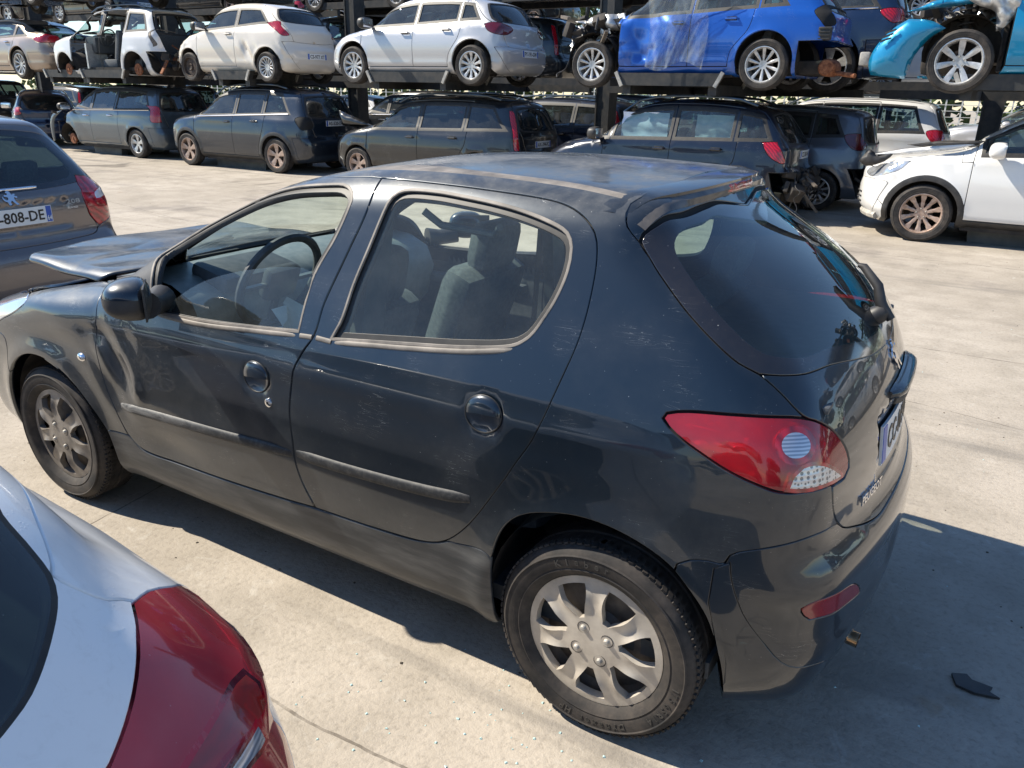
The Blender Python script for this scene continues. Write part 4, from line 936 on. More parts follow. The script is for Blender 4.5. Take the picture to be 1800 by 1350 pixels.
    for cx in (0., -wb):
        for s in (-1, 1):
            n = 14; V = []; F = []
            for j, yy in enumerate((hw-.05, hw-.45)):
                for i in range(n+1):
                    a = math.pi*(i/n)*1.16-.25; V.append((cx+(ra+.06)*math.cos(a), s*yy, ra+drop+(ra+.052)*math.sin(a)))
            F = [(i, i+1, n+2+i, n+1+i) for i in range(n)]; F.append(tuple(range(n+1, 2*n+2))); ml.add(V, F)
    ml.box((-wb/2, 0, .2), (wb-2*ra-.2, W-.30, .06)); ml.box((-wb/2, 0, .24), (wb, .18, .14)); ml.box((L-wb-fo-.5, 0, .30), (.6, W*.6, .18), bev=.05); ml.box((0, 0, ra), (.09, W-.4, .09)); ml.box((-wb, 0, ra), (.12, W-.4, .12)); ml.box((-wb-.1, 0, .38), (.7, .7, .34), bev=.08)
    ml.build('underbody', MT['under'], root)
    if seats: interior(root, sx=wb/2.6, sz=H/1.5)
    if mirror:
        y = -B.side([(ax+.12, beltz(ax)-.05)])[0, 1]
        capsule_mirror(root, ax+.16, -y, beltz(ax)+.05, MT['plastic'] if mirror == 'dark' else col, -1); capsule_mirror(root, ax+.16, y, beltz(ax)+.05, MT['plastic'] if mirror == 'dark' else col, 1)
    if handles and doors:
        for i in range(len(doors)-1):
            if 'door%d' % i in skip: continue
            hx = doors[i+1]-.16-(.12 if i == len(doors)-2 and len(doors) > 2 else 0); hz = beltz(hx)-.13; y = B.side([(hx, hz)])[0, 1]
            for s in (1, -1):
                mb = MB(); mb.tube([(hx-.09, s*(y+.005), hz), (hx-.08, s*(y-.03), hz), (hx+.07, s*(y-.032), hz), (hx+.09, s*(y+.005), hz)], .013, 6)
                mb.build('door_handle', MT['chrome'] if handles == 'chrome' else col, root)
                mb = MB(); mb.box((hx, s*(y-.001), hz), (.14, .008, .05), bev=.003); mb.build('handle_recess', MT['rubber'], root)
    if rails:
        for s in (-1, 1):
            mb = MB(); pts = []
            for t in np.linspace(0, 1, 9):
                x = rails[0]+(rails[1]-rails[0])*t; zz = roofz(x)+.115; pts.append((x, s*hw*.60, zz+.045*math.sin(math.pi*min(1, t*6 if t < .17 else (1-t)*6 if t > .83 else 1)*.5)))
            mb.tube(pts, .018, 8); mb.build('roof_rail', MT['rails'] if 'rails' in MT else MT['plastic'], root)
    if plate: curved_plate(root, B, plate[1], plate[0])
    if chrome:
        for s in (-1, 1):
            mb = MB(); pts = [Vector(p) for p in B.side([(x, beltz(x)-.012) for x in np.linspace(ax-.05, rx+.0, 12)])]
            mb.tube([Vector((p.x, -s*(p.y-.004), p.z)) for p in pts], .012, 6); mb.build('chrome_strip', MT['chrome'], root)
    return root, B
def put(root, x, y, z=0., rz=0., tilt=0., roll=0.):
    root.location = (x, y, z); root.rotation_euler = (roll, tilt, rz); return root
# ---------------------------------------------------------------- loose parts of the hatchback
def sweep(pts, nrm, w, h, n=7, up=None):
    """half-round strip along pts; nrm = outward normals, w = height of the strip, h = how far it stands out"""
    mb = MB(); V = []; F = []; m = len(pts)
    for i, (p, nn) in enumerate(zip(pts, nrm)):
        p = Vector(p); nn = Vector(nn).normalized(); t = (Vector(pts[min(i+1, m-1)])-Vector(pts[max(i-1, 0)])).normalized(); b = nn.cross(t).normalized()
        e = min(1, .25+4*min(i, m-1-i)/m*2) if m > 4 else 1
        for k in range(n):
            a = math.pi*k/(n-1); V.append(p+b*math.cos(a)*w/2*(.6+.4*e)+nn*(math.sin(a)**.6*h*e-.002))
    for i in range(m-1):
        for k in range(n-1): F.append((i*n+k, i*n+k+1, (i+1)*n+k+1, (i+1)*n+k))
    F.append(tuple(range(n))); F.append(tuple((m-1)*n+k for k in range(n-1, -1, -1))); mb.add(V, F); return mb
def mirrored(o, name=None):
    me = o.data.copy(); me.transform(Matrix.Scale(-1, 4, (0, 1, 0))); me.flip_normals()
    c = bpy.data.objects.new(name or o.name, me); COL.objects.link(c); c.parent = o.parent; return c
def strip(px, w, h, m, name, parent, parentR=None, seg=.03):
    P = crs(C(*px), seg, closed=False); P = HB.side(P[:, [0, 2]]); N = HB.grad(P)
    o = sweep(P, N, w, h).build(name, MT[m], parent, ang=60)
    if parentR: r = mirrored(o, name); r.parent = parentR
    return o
def trim_fn(t, b):
    k = NT(t); n = k.noise(5, 8, .7, sc=(1, 1, 5), dist=.8); n2 = k.noise(70, 3, .6)
    x = k.sep()[0]; fr = k.ramp(k.math('MULTIPLY_ADD', x, -1., -.9, clamp=True), [(.5, 0.), (.95, .55)])
    k.l(k.mix(k.math('MULTIPLY', fr, k.ramp(n, [(.40, 0.), (.55, 1.)])), k.mix(k.ramp(n2, [(.45, 0.), (.75, .5)]), (.015, .017, .02), (.10, .095, .09)), (.33, .32, .30)), b.inputs['Base Color'])
MT['rubtrim'] = mat('scuffed_door_strip', (.03, .03, .03), .62, fn=trim_fn)
fd, rd, fdR, rdR = hpart['front_doorL'], hpart['rear_doorL'], hpart['front_doorR'], hpart['rear_doorR']
strip([(213, 713), (250, 724), (290, 735), (380, 761), (450, 780), (513, 798)], .038, .011, 'rubtrim', 'door_strip', fd, fdR)
strip([(521, 797), (600, 822), (700, 850), (770, 867), (826, 878)], .038, .011, 'rubtrim', 'door_strip', rd, rdR)
strip([(276, 553), (356, 571), (440, 581), (522, 590)], .017, .006, 'dusty_trim', 'belt_moulding', fd, fdR)
strip([(585, 602), (650, 607), (711, 612), (815, 618), (885, 616), (905, 611)], .017, .006, 'dusty_trim', 'belt_moulding', rd, rdR)
strip([(527, 590), (548, 593)], .017, .005, 'dusty_trim', 'belt_moulding', fd); strip([(556, 594), (582, 601)], .017, .005, 'dusty_trim', 'belt_moulding', rd)
# round pull handles
for (px, par, parR) in (((455, 660), fd, fdR), ((853, 725), rd, rdR)):
    p = C(px)[0]; n = Vector(HB.grad(np.array([[p[0], -.80, p[2]]]))[0]); n = Vector((n.x*.3, n.y, n.z*.5)).normalized(); ux = Vector((1, 0, .06)); ux = (ux-n*ux.dot(n)).normalized(); uz = ux.cross(n)*-1
    if uz.z < 0: uz = -uz
    base = Vector((p[0], -np.interp(p[2], HB.Wz, HB.Ww)+.003, p[2]))
    V = []; F = []; nr, na = 8, 24
    for i in range(nr+1):
        r = math.sin(i/nr*math.pi/2)
        for k in range(na+1):
            a = math.pi*k/na*1.06-.03*math.pi; hgt = .017*math.cos(i/nr*math.pi/2)+.002
            V.append(base+ux*(r*math.cos(a)*.054)+uz*(r*math.sin(a)*.048+.002)+n*hgt)
    for i in range(nr):
        for k in range(na): F.append((i*(na+1)+k, i*(na+1)+k+1, (i+1)*(na+1)+k+1, (i+1)*(na+1)+k))
    s0 = len(V)      # lower lip folded in
    for i in range(nr+1): V.append(V[i*(na+1)]-n*.012); V.append(V[i*(na+1)+na]-n*.012)
    mb = MB(); mb.add(V, F); 
    for s in (0, na):
        for i in range(nr): mb.F.append((i*(na+1)+s, (i+1)*(na+1)+s, s0+2*(i+1)+(1 if s else 0), s0+2*i+(1 if s else 0)))
    o = mb.build('door_handle', MT['navy_clean'], par, ang=70); r = mirrored(o, 'door_handle'); r.parent = parR
    mb = MB(); V = [base+ux*(math.cos(2*math.pi*k/32)*.056)+uz*(math.sin(2*math.pi*k/32)*.050-.001)+n*.003 for k in range(33)]; mb.tube(V, .0022, 6, cap=False); o = mb.build('handle_surround', MT['rubber'], par); r = mirrored(o); r.parent = parR
p = C((472, 708))[0]; mb = MB(); mb.lathe([(0, -.004), (.010, -.004), (.014, -.002), (.015, .003)], c=(p[0], p[1]-.001, p[2]), n=20); mb.build('door_lock', MT['chrome'], fd)
mb = MB(); mb.lathe([(0, -.0055), (.0045, -.005)], c=(p[0], p[1]-.001, p[2]), n=12); mb.build('keyhole', MT['black'], fd)
# side repeater
p = C((143, 628))[0]; mb = MB(); mb.lathe([(0, -.010), (.008, -.009), (.014, -.005), (.017, .002)], n=20); mb.V = [(v[0]*1.5+p[0], v[1]+p[1], v[2]+p[2]) for v in mb.V]
o = mb.build('side_repeater', MT['chrome'], hpart['fenderL']); r = mirrored(o); r.parent = hpart['fenderR']
# wing mirror
def hero_mirror(s):
    bm = bmesh.new(); bmesh.ops.create_icosphere(bm, subdivisions=4, radius=1); V = []; F = []
    for v in bm.verts:
        x, y, z = v.co; sx = .100 if x < 0 else .042
        V.append(Vector((math.copysign(abs(x)**.85, x)*sx, math.copysign(abs(y)**.8, y)*.088, math.copysign(abs(z)**.82, z)*.066)))
    F = [[v.index for v in f.verts] for f in bm.faces]; bm.free()
    rot = Matrix.Rotation(R(-52)*s, 4, 'Z'); c = Vector((-1.585, s*.925, 1.025))
    up = [(f) for f in F if sum(V[i].z for i in f)/len(f) > .012]; lo = [f for f in F if sum(V[i].z for i in f)/len(f) <= .012]
    W = [c+rot @ v for v in V]; mb = MB(); mb.add(W, up); cap = mb.build('wing_mirror', MT['navy_clean'], hpart['front_door'+('L' if s < 0 else 'R')], ang=60)
    mb = MB(); mb.add([c+rot @ (v*1.012) for v in V], lo); mb.build('mirror_base', MT['plastic'], cap, ang=60)
    mb = MB(); mb.tube([c+Vector((-.03, -s*.05, -.04)), c+Vector((-.08, -s*.11, -.055)), c+Vector((-.12, -s*.17, -.055))], [.045, .038, .05], 14); mb.build('mirror_foot', MT['plastic'], cap)
    mb = MB(); mb.box(c+Vector((.046, 0, 0)), (.006, .155, .105), rot.to_3x3(), bev=.002); mb.build('mirror_glass', MT['plastic'], cap)
hero_mirror(-1); hero_mirror(1)
# spoiler lip
def sp_tip(y): a = abs(y)/.545; return Vector((.070-.145*a**2, y, 1.450-.128*a**2.4))
spo = hpart['spoilerB']
V = []; F = []; ys = np.linspace(-.55, .55, 61)
def sp_T(y):
    a = abs(y)/.55; xt = .010-.105*a**2; q = HB.top([(xt-.045, y)])[0]; return Vector((xt+.026*(1-a**4), y, q[2]-.006-.006*a)), q
for y in ys:
    a = abs(y)/.55; T_, q = sp_T(y); A_ = Vector(HB.top([(T_.x-.13, y)])[0]); drop_ = .040*(1-.4*a**3); U_ = Vector(HB.rear([(y, T_.z-drop_)])[0]); Q_ = Vector(q)
    V += [A_-Vector((0, 0, .004)), Q_+Vector((-.03, 0, .0005)), Q_+Vector((.01, 0, .0005)), T_+Vector((-.006, 0, .002)), T_, T_+Vector((-.001, 0, -.008)), T_.lerp(U_, .5)+Vector((.004, 0, 0)), U_+Vector((-.006, 0, 0))]
    if abs(abs(y)-.3) < .01 or abs(y) < .01: print('tip px', y, [round(900+FPX*float(np.dot(np.array(T_)-CAMP, CR_))/float(np.dot(np.array(T_)-CAMP, CF_))), round(675-FPX*float(np.dot(np.array(T_)-CAMP, CU_))/float(np.dot(np.array(T_)-CAMP, CF_)))])
nn = 8
for i in range(len(ys)-1):
    for k in range(nn-1): F.append((i*nn+k, (i+1)*nn+k, (i+1)*nn+k+1, i*nn+k+1))
mb = MB(); mb.add(V, [f for f in F if f[0] % nn < 5]); mb.build('spoiler_lip', MT['navy_clean'], spo, ang=50)
mb = MB(); mb.add(V, [f for f in F if f[0] % nn >= 5]); mb.build('spoiler_underside', noisy('dusty_underside', (.03, .03, .035), (.13, .115, .10), 9, .45, coat=.4), spo, ang=50)
mb = MB(); pts = []
for y in np.linspace(-.125, .125, 11): T_, q = sp_T(y); U_ = Vector(HB.rear([(y, T_.z-.038)])[0]); pts.append(tuple(T_.lerp(U_, .52)+Vector((.002, 0, 0))))
mb = sweep(pts, [(1, 0, .1)]*len(pts), .026, .006, 7); mb.build('brake_light', MT['redlens'], spo)
# rear wiper stub, boot handle, exhaust
w = Vector(HB.rear([(0, 1.085)])[0]); n = Vector(HB.grad(np.array([w]))[0]); up = Vector((0, 1, 0)).cross(n); up = up if up.z > 0 else -up
mb = MB(); mb.lathe([(0, .034), (.018, .032), (.026, .02), (.028, 0)], axis='Z', n=20); rot = n.to_track_quat('Z', 'Y').to_matrix(); mb.V = [tuple(w+rot @ Vector(v)) for v in mb.V]
wp = mb.build('rear_wiper', MT['plastic'], hpart['tailgateB'])
mb = MB(); a = w+n*.028; b_ = w+n*.040+up*.135+Vector((0, .035, 0)); mb.tube([a-up*.03, a+up*.02, a.lerp(b_, .5)+n*.012, b_, b_+up*.012-n*.01], [.012, .016, .014, .011, .006], 12); mb.build('wiper_arm', MT['plastic'], wp)
mb = MB(); pts = []
for y in np.linspace(-.17, .26, 15): q = Vector(HB.rear([(y, .915)])[0]); pts.append(q)
o = sweep(pts, [HB.grad(np.array([q]))[0]*[1, 1, .2] for q in pts], .032, .036, 9).build('boot_handle', MT['navy_clean'], hpart['tailgateB'], ang=60)
pts = [q+Vector((.010, 0, -.024)) for q in pts[1:-1]]; sweep(pts, [(1, 0, -.3)]*len(pts), .030, .022, 7).build('handle_underside', MT['plastic'], o)
mb = MB(); mb.tube([(.30, -.30, .235), (.55, -.31, .235), (.598, -.315, .232)], [.02, .021, .022], 18, cap=False); mb.tube([(.598, -.315, .232), (.55, -.31, .235), (.40, -.30, .235)], [.0185, .018, .018], 18, cap=False)
MT['exhaust'] = noisy('heat_tinted_exhaust', (.35, .22, .12), (.6, .5, .4), 20, .25, 1.); mb.build('exhaust_tip', MT['exhaust'], hero)
mb = MB(); mb.lathe([(0, .02), (.08, .015), (.10, 0), (.10, -.5), (0, -.52)], c=(.28, 0, .27), axis='Y', n=16); mb.build('silencer', MT['rust'], hero)
# rampant lion emblem and lettering
LION = [(-.30, -.50), (-.12, -.48), (-.14, -.34), (-.02, -.20), (.06, -.30), (.20, -.50), (.38, -.50), (.26, -.34), (.20, -.14), (.24, .02), (.42, -.04), (.46, .06), (.28, .14), (.38, .22), (.30, .28), (.14, .22), (.10, .38), (.0, .50), (-.14, .48), (-.22, .38), (-.12, .34), (-.20, .22), (-.34, .26), (-.42, .16), (-.28, .10), (-.18, .04), (-.22, -.10), (-.34, -.14), (-.46, -.02), (-.50, .16), (-.56, .02), (-.48, -.20), (-.32, -.30)]
def lion(o_, ux, uy, s, m, parent, name='lion_emblem', ext=.004):
    P = crs(np.array(LION), .06)*s; ux = Vector(ux).normalized(); uy = Vector(uy).normalized(); uz = ux.cross(uy); bm = bmesh.new()
    vs = [bm.verts.new(Vector(o_)+ux*a+uy*b) for a, b in P]; f = bm.faces.new(vs); r = bmesh.ops.extrude_face_region(bm, geom=[f])
    for v in r['geom']:
        if isinstance(v, bmesh.types.BMVert): v.co += uz*ext
    bmesh.ops.triangulate(bm, faces=bm.faces); bmesh.ops.recalc_face_normals(bm, faces=bm.faces); me = bpy.data.meshes.new(name); bm.to_mesh(me); bm.free(); return link(name, me, m, parent)
def surf_frame(body, y, z, d=.03):
    p = Vector(body.rear([(y, z)])[0]); uy = (Vector(body.rear([(y, z+d)])[0])-Vector(body.rear([(y, z-d)])[0])).normalized(); ux = (Vector(body.rear([(y+d, z)])[0])-Vector(body.rear([(y-d, z)])[0])).normalized(); return p, ux, uy
p, ux, uy = surf_frame(HB, 0, .985); nz = ux.cross(uy); lion(p+nz*.002, ux, uy, .085, MT['chrome'], hpart['tailgateB'])
p, ux, uy = surf_frame(HB, -.350, .712); nz = ux.cross(uy); put_text('maker_lettering', 'PEUGEOT', .034, p+nz*.004, ux, uy, MT['chrome'], hpart['tailgateB'], .0018, width=.165, bold=True)
hpl = curved_plate(hero, HB, .800, 'CC-019-KV'); hpl.parent = hpart['tailgateB']
def tyre_text(wheel, s, items, rad, yo, size, m):
    tt = wheel.children[0]
    for txt, a0, step in items:
        for i, ch in enumerate(txt):
            if ch == ' ': continue
            a = R(a0)-i*step; c = Vector((rad*math.cos(a), yo, rad*math.sin(a))); up = Vector((math.cos(a), 0, math.sin(a))); ux = Vector((math.sin(a), 0, -math.cos(a)))
            put_text('sidewall_letter', ch, size, c, ux*(1 if s < 0 else -1), up, m, tt, .0012, bold=True)
MT['tyrelet'] = noisy('raised_rubber', (.022, .021, .02), (.06, .055, .05), 30, .65)
for wobj in [o for o in hero.children if o.name.startswith('wheel') and o.type == 'EMPTY']:
    rim = [c for c in wobj.children if c.name.startswith('wheel_cover')][0]
    if wobj.location.y < 0:
        lion((0, -.0655-.004, 0), (1, 0, 0), (0, 0, 1), .055, MT['capsilver'], rim, ext=.003)
        if wobj.location.x > -1: tyre_text(wobj, -1, [('Kleber', 116, .118), ('175', -8, .07), ('65', -22, .08), ('R14', -32, .08), ('Dynaxer HP', 296, .085)], .243, -.0888, .026, MT['tyrelet'])
# bonnet, sprung up at the front and creased
V = []; F = []; NU, NV = 26, 30
for i in range(NU+1):
    u = i/NU
    for j in range(NV+1):
        v = j/NV*2-1; av = abs(v)
        x = -2.16+.03*(1-v*v)*0-(1-u)*0; xr_ = -2.10-.20*av**3; xf_ = -3.06+.22*v*v; xf_ += .0
        x = xr_+(xf_-xr_)*u; y = v*(.635-.03*u)
        z0 = HB.top([(x, min(max(y, -.6), .6))])[0, 2] if False else 0
        z = .985-.035*u+(.052*u-.035)*v*v+.010*math.sin(u*5+1)*(1-v*v)-.022*math.exp(-((u-.55)/.07)**2)*(.5+.5*math.cos(v*3))+.004*math.sin(9*u+6*v)
        if j in (0, NV): z -= .028; y *= .985
        V.append((x, y, z))
for i in range(NU):
    for j in range(NV): F.append((i*(NV+1)+j, i*(NV+1)+j+1, (i+1)*(NV+1)+j+1, (i+1)*(NV+1)+j))
bm = bmesh.new(); vs = [bm.verts.new(v) for v in V]; [bm.faces.new([vs[k] for k in f]) for f in F]; bmesh.ops.recalc_face_normals(bm, faces=bm.faces); me = bpy.data.meshes.new('bonnet'); bm.to_mesh(me); bm.free()
me.polygons.foreach_set('use_smooth', np.ones(len(me.polygons), bool)); bo = link('bonnet', me, MT['navy'], hero); md = bo.modifiers.new('thick', 'SOLIDIFY'); md.thickness = .018; md.offset = -1; md = bo.modifiers.new('sub', 'SUBSURF'); md.levels = md.render_levels = 1
# engine bay, cabin
mb = MB(); mb.box((-2.65, 0, .66), (.7, 1.15, .10)); mb.box((-2.65, .1, .74), (.45, .55, .16), bev=.03); mb.box((-2.5, -.42, .76), (.26, .2, .14), bev=.02); mb.box((-2.13, 0, .80), (.10, 1.2, .22)); mb.build('engine_bay', MT['under'], hero)
mb = MB(); mb.box((-2.03, 0, .965), (.16, 1.24, .03), Matrix.Rotation(R(-14), 3, 'Y'), bev=.01); mb.build('scuttle_panel', MT['plastic'], hero)
def hero_int():
    mb = MB(); V = []; F = []
    sec = [(-2.12, .985), (-1.98, 1.015), (-1.80, .995), (-1.70, .95), (-1.66, .86), (-1.70, .72), (-1.85, .55)]
    for y in np.linspace(-.68, .68, 15):
        for x, z in sec: V.append((x+.05*(y/.68)**2, y, z+.018*math.exp(-((y+.36)/.2)**2)*(x > -1.9)))
    m = len(sec)
    for i in range(14):
        for k in range(m-1): F.append((i*m+k, i*m+k+1, (i+1)*m+k+1, (i+1)*m+k))
    mb.add(V, F); return mb.build('dashboard', MT['dash'], hero, ang=50)
MT['dash'] = noisy('grey_dash_plastic', (.13, .15, .15), (.19, .205, .20), 25, .42)
ds = hero_int()
mb = MB(); mb.box((-1.72, -.37, 1.0), (.20, .36, .07), Matrix.Rotation(R(12), 3, 'Y'), bev=.03); mb.build('instrument_hood', MT['interior'], ds)
for a, b in ((-.55, -.15), (.05, .45)): mb = MB(); mb.bar((-2.02, a, 1.016), (-2.02, b, 1.016), .018, .004); mb.build('demister_vent', MT['black'], ds)
o = wheel_ring((-1.53, -.38, .985), .185, 24, 40).build('steering_wheel', MT['interior'], hero)
mb = MB()
def seat(mb, x, y, w=.50):
    mb.box((x-.28, y, .48), (.54, w, .17), Matrix.Rotation(R(-6), 3, 'Y'), bev=.06)
    rot = Matrix.Rotation(R(20), 3, 'Y'); mb.box((x+.06, y, .80), (.16, w-.02, .62), rot, bev=.07)
    mb.box((x+.19, y, 1.175), (.11, .27, .20), Matrix.Rotation(R(12), 3, 'Y'), bev=.05)
    for s in (-.06, .06): mb.tube([(x+.15, y+s, 1.02), (x+.18, y+s, 1.12)], .006, 6)
for y in (-.38, .38):
    mb = MB(); seat(mb, -1.26, y); mb.V = [(a, b, c-.11) for a, b, c in mb.V]; mb.build('front_seat', MT['seat'], hero)
mb = MB(); mb.box((-.52, 0, .52), (.50, 1.25, .18), bev=.06); mb.box((-.20, 0, .79), (.15, 1.26, .54), Matrix.Rotation(R(22), 3, 'Y'), bev=.06)
for y in (-.38, .38): mb.box((-.07, y, 1.13), (.10, .24, .14), Matrix.Rotation(R(14), 3, 'Y'), bev=.045)
mb.build('rear_bench', MT['seat'], hero)
mb = MB(); mb.box((-.95, 0, .30), (2.5, 1.5, .05)); mb.box((-1.3, 0, .40), (1.1, .22, .18), bev=.04); mb.box((.2, 0, .42), (.6, 1.1, .04)); mb.build('floor_carpet', MT['interior'], hero)
mb = MB(); mb.box((.18, 0, .985), (.55, 1.16, .02), bev=.008); mb.build('parcel_shelf', MT['interior'], hero)
for sd in 'LR':
    for k, par in (('front_door', fd if sd == 'L' else fdR), ('rear_door', rd if sd == 'L' else rdR)):
        fs = HF[k]; fs = fs[HP[fs].mean(1)[:, 2] < (.90 if k[0] == 'f' else .93)]; add_panel('door_card', HP, HN, fs, MT['interior'], par, sd, push=-.055, flange=0)
        x0_, x1_ = (-1.85, -1.1) if k[0] == 'f' else (-.80, -.30)
        mb = MB(); s = -1 if sd == 'L' else 1; mb.box(((x0_+x1_)/2, s*.70, .80), (x1_-x0_, .06, .045), bev=.015); mb.build('armrest', MT['interior'], par)
add_panel('headlining', HP, HN, HF['roof'], MT['dash'], hero, 'B', push=-.03, flange=0)
for s in (-1, 1):       # grab handles over the doors, belts and pillar trims
    mb = MB(); mb.tube([(-.72, s*.555, 1.335), (-.68, s*.525, 1.295), (-.50, s*.52, 1.285), (-.46, s*.555, 1.315)], .011, 8); mb.build('grab_handle', MT['interior'], hero)
    mb = MB(); mb.bar((-.96, s*.585, 1.22), (-1.03, s*.64, .45), .045, .003, up=(1, 0, 0)); mb.build('seat_belt', MT['plastic'], hero)
    mb = MB(); mb.bar((-.92, s*.70, .45), (-.90, s*.545, 1.33), .10, .05, up=(1, 0, 0)); mb.build('door_pillar_trim', MT['interior'], hero)
# papers and clips lying in the cabin stay with the car: a white airbag cloth hanging off the steering wheel
mb = MB(); V = []; F = []
for i in range(9):
    for j in range(9):
        V.append((-1.50+.05*math.sin(i*1.3+j)+.01*j, -.46+.24*i/8, .90-.03*math.sin(j)-.24*j/8+.02*math.sin(2.1*i)))
F = [(i*9+j, i*9+j+1, (i+1)*9+j+1, (i+1)*9+j) for i in range(8) for j in range(8)]; mb.add(V, F)
MT['cloth'] = noisy('pale_airbag_cloth', (.55, .60, .60), (.68, .72, .72), 12, .9, bump=.3); mb.build('airbag_cloth', MT['cloth'], hero)
# wheel-house liners and the structure that closes the body
MT['liner'] = noisy('dusty_liner', (.02, .018, .017), (.09, .075, .06), 9, .85)
for cx in (0., -2.442):
    for s in (-1, 1):
        mb = MB(); n = 18; V = []
        for yy in (.765, .60, .42):
            for i in range(n+1): a = math.pi*(i/n)*1.06-.08; rr = .345 if yy > .7 else .36; V.append((cx+rr*math.cos(a), s*yy, .315+rr*.97*math.sin(a)))
        F = [(j*(n+1)+i, j*(n+1)+i+1, (j+1)*(n+1)+i+1, (j+1)*(n+1)+i) for i in range(n) for j in range(2)]; F.append(tuple(2*(n+1)+i for i in range(n+1))); mb.add(V, F); mb.build('wheel_house', MT['liner'], hero)
mb = MB(); mb.box((-1.22, 0, .20), (1.6, 1.30, .08)); mb.box((.1, 0, .27), (.7, .8, .1)); mb.box((0, 0, .29), (.10, 1.3, .10)); mb.box((-2.442, 0, .29), (.12, 1.3, .10)); mb.build('floor_pan', MT['under'], hero)
mb = MB(); mb.box((.40, 0, .45), (.06, 1.05, .34)); mb.box((.36, 0, .70), (.05, .95, .24)); mb.build('rear_panel', MT['under'], hero)
MT['rails'] = mat('satin_rail', (.10, .13, .16), .3, .8)
def PC(n, c, metal=.5, rough=.35, dust=.22, **k): MT[n] = paint(n, c, metal, rough, dust=dust*.6, top=.12, **k); return MT[n]
silver = PC('silver_paint', (.50, .50, .51), .45, .38); white = PC('white_paint', (.72, .71, .69), 0., .4, .12); cream = PC('cream_paint', (.66, .60, .52), 0., .45, .2)
gold = PC('champagne_paint', (.36, .28, .22), .5, .35); bluegrey = PC('blue_grey_paint', (.070, .095, .12), .5, .32, .2); kuganavy = PC('slate_navy_paint', (.008, .016, .03), .3, .28, .22)
darkgrey = PC('charcoal_paint', (.008, .010, .013), .25, .28, .22); sxnavy = PC('midnight_paint', (.004, .008, .020), .25, .28, .2); blue = PC('blue_paint', (.006, .09, .42), .35, .3, .08)
teal = PC('teal_paint', (.0, .22, .42), .35, .3, .08); dnavy = PC('deep_blue_paint', (.006, .02, .06), .3, .3, .15); grey = PC('steel_grey_paint', (.13, .15, .18), .5, .35, .2); brown = PC('brown_grey_paint', (.10, .085, .08), .6, .33, .12)
black_p = PC('black_paint', (.008, .009, .011), .2, .3, .25); pearl = PC('pearl_white_paint', (.62, .62, .62), .0, .4, .2)
redp = PC('dark_red_paint', (.12, .01, .02), .3, .35, .3)
UZ = 1.73
row = 'wrecked cars standing in the lower row of the yard'; urow = 'wrecked cars held up on the rack arms'
def lampA(z0, z1, dx=.30, yy=.60):      # wraps round the rear corner
    return lambda xr: [('s', xr-dx-.12, z1-.03), ('s', xr-dx+.1, z1), ('r', -yy, z1-.02), ('r', -yy+.03, z0+.05), ('s', xr-.20, z0), ('s', xr-dx, z0+.04)]
def hlA(z, dx=.5): return lambda x0: [('s', x0+dx, z+.10), ('s', x0+dx, z+.10), ('s', x0+dx-.22, z+.06), ('f', -.42, z-.01), ('f', -.45, z-.10), ('s', x0+.22, z-.12), ('s', x0+dx-.12, z-.02)]
# ---- lower row, left to right
ds3, b = bgcar('hatchback_car', 'navy hatchback at the far left of the lower row with a red tail lamp', 'hatch', 3.95, 1.71, 1.46, 2.46, .83, dnavy, (.93, 1.02), -2.0, -.1, -.25, [-1.05], [-2.15, -1.0], ('multi', .31, .2),
    lamp=lampA(.80, 1.0), group=row, rails=None)
put(ds3, -22.3, 10.6, 0, R(-30))
m5, b = bgcar('people_carrier', 'blue grey people carrier in the lower row with its front wing and wheel stripped off', 'mpv', 4.53, 1.84, 1.64, 2.73, .93, bluegrey, (1.03, 1.10), -2.72, .45, .25, [-1.72, -.78], [-2.72, -1.70, -.62], ('fivestar', .33, .215),
    lamp=lambda xr: [('s', xr-.56, 1.20), ('s', xr-.56, 1.20), ('s', xr-.38, 1.18), ('r', -.66, 1.15), ('r', -.68, .82), ('r', -.68, .82), ('s', xr-.34, .84), ('s', xr-.38, 1.08)], skip=('fender', 'front_bumper', 'headlight'), wheels=(1, 'drum', 1, 1), chrome=1, mirror='dark', group=row, handles='chrome')
put(m5, -16.95, 10.50)
kg, b = bgcar('suv_car', 'slate navy off-roader with roof rails in the lower row, its tail lamps pulled out', 'suv', 4.44, 1.84, 1.66, 2.69, .87, kuganavy, (1.05, 1.16), -2.28, .32, .05, [-1.20, -.38], [-2.42, -1.22, -.30], ('fivestar', .345, .235, 'alloy_brown'),
    lamp=lampA(.86, 1.10, .26), lampmat='black', clad=.36, rails=(-2.0, .1), chrome=1, plate=('AS-520-SV', .98), mirror=False, group=row, tint=1)
put(kg, -11.95, 10.15)
i3, b = bgcar('estate_car', 'charcoal estate car with tall red tail lamps and a raised bonnet corner', 'wagon', 4.475, 1.775, 1.56, 2.70, .86, darkgrey, (.96, 1.04), -2.36, .52, .20, [-1.28, -.30], [-2.45, -1.27, -.22], ('fivestar', .31, .2, 'alloy_brown'),
    lamp=lambda xr: [('s', xr-.42, 1.36), ('s', xr-.42, 1.36), ('r', -.58, 1.32), ('r', -.66, 1.05), ('r', -.68, .72), ('r', -.68, .72), ('s', xr-.20, .72), ('s', xr-.26, 1.0), ('s', xr-.36, 1.2)], plate=('AX-394-FC', .80), rails=(-1.9, .3), group=row, mirror=False, tint=1, skip=('bonnet',))
put(i3, -7.15, 10.20)
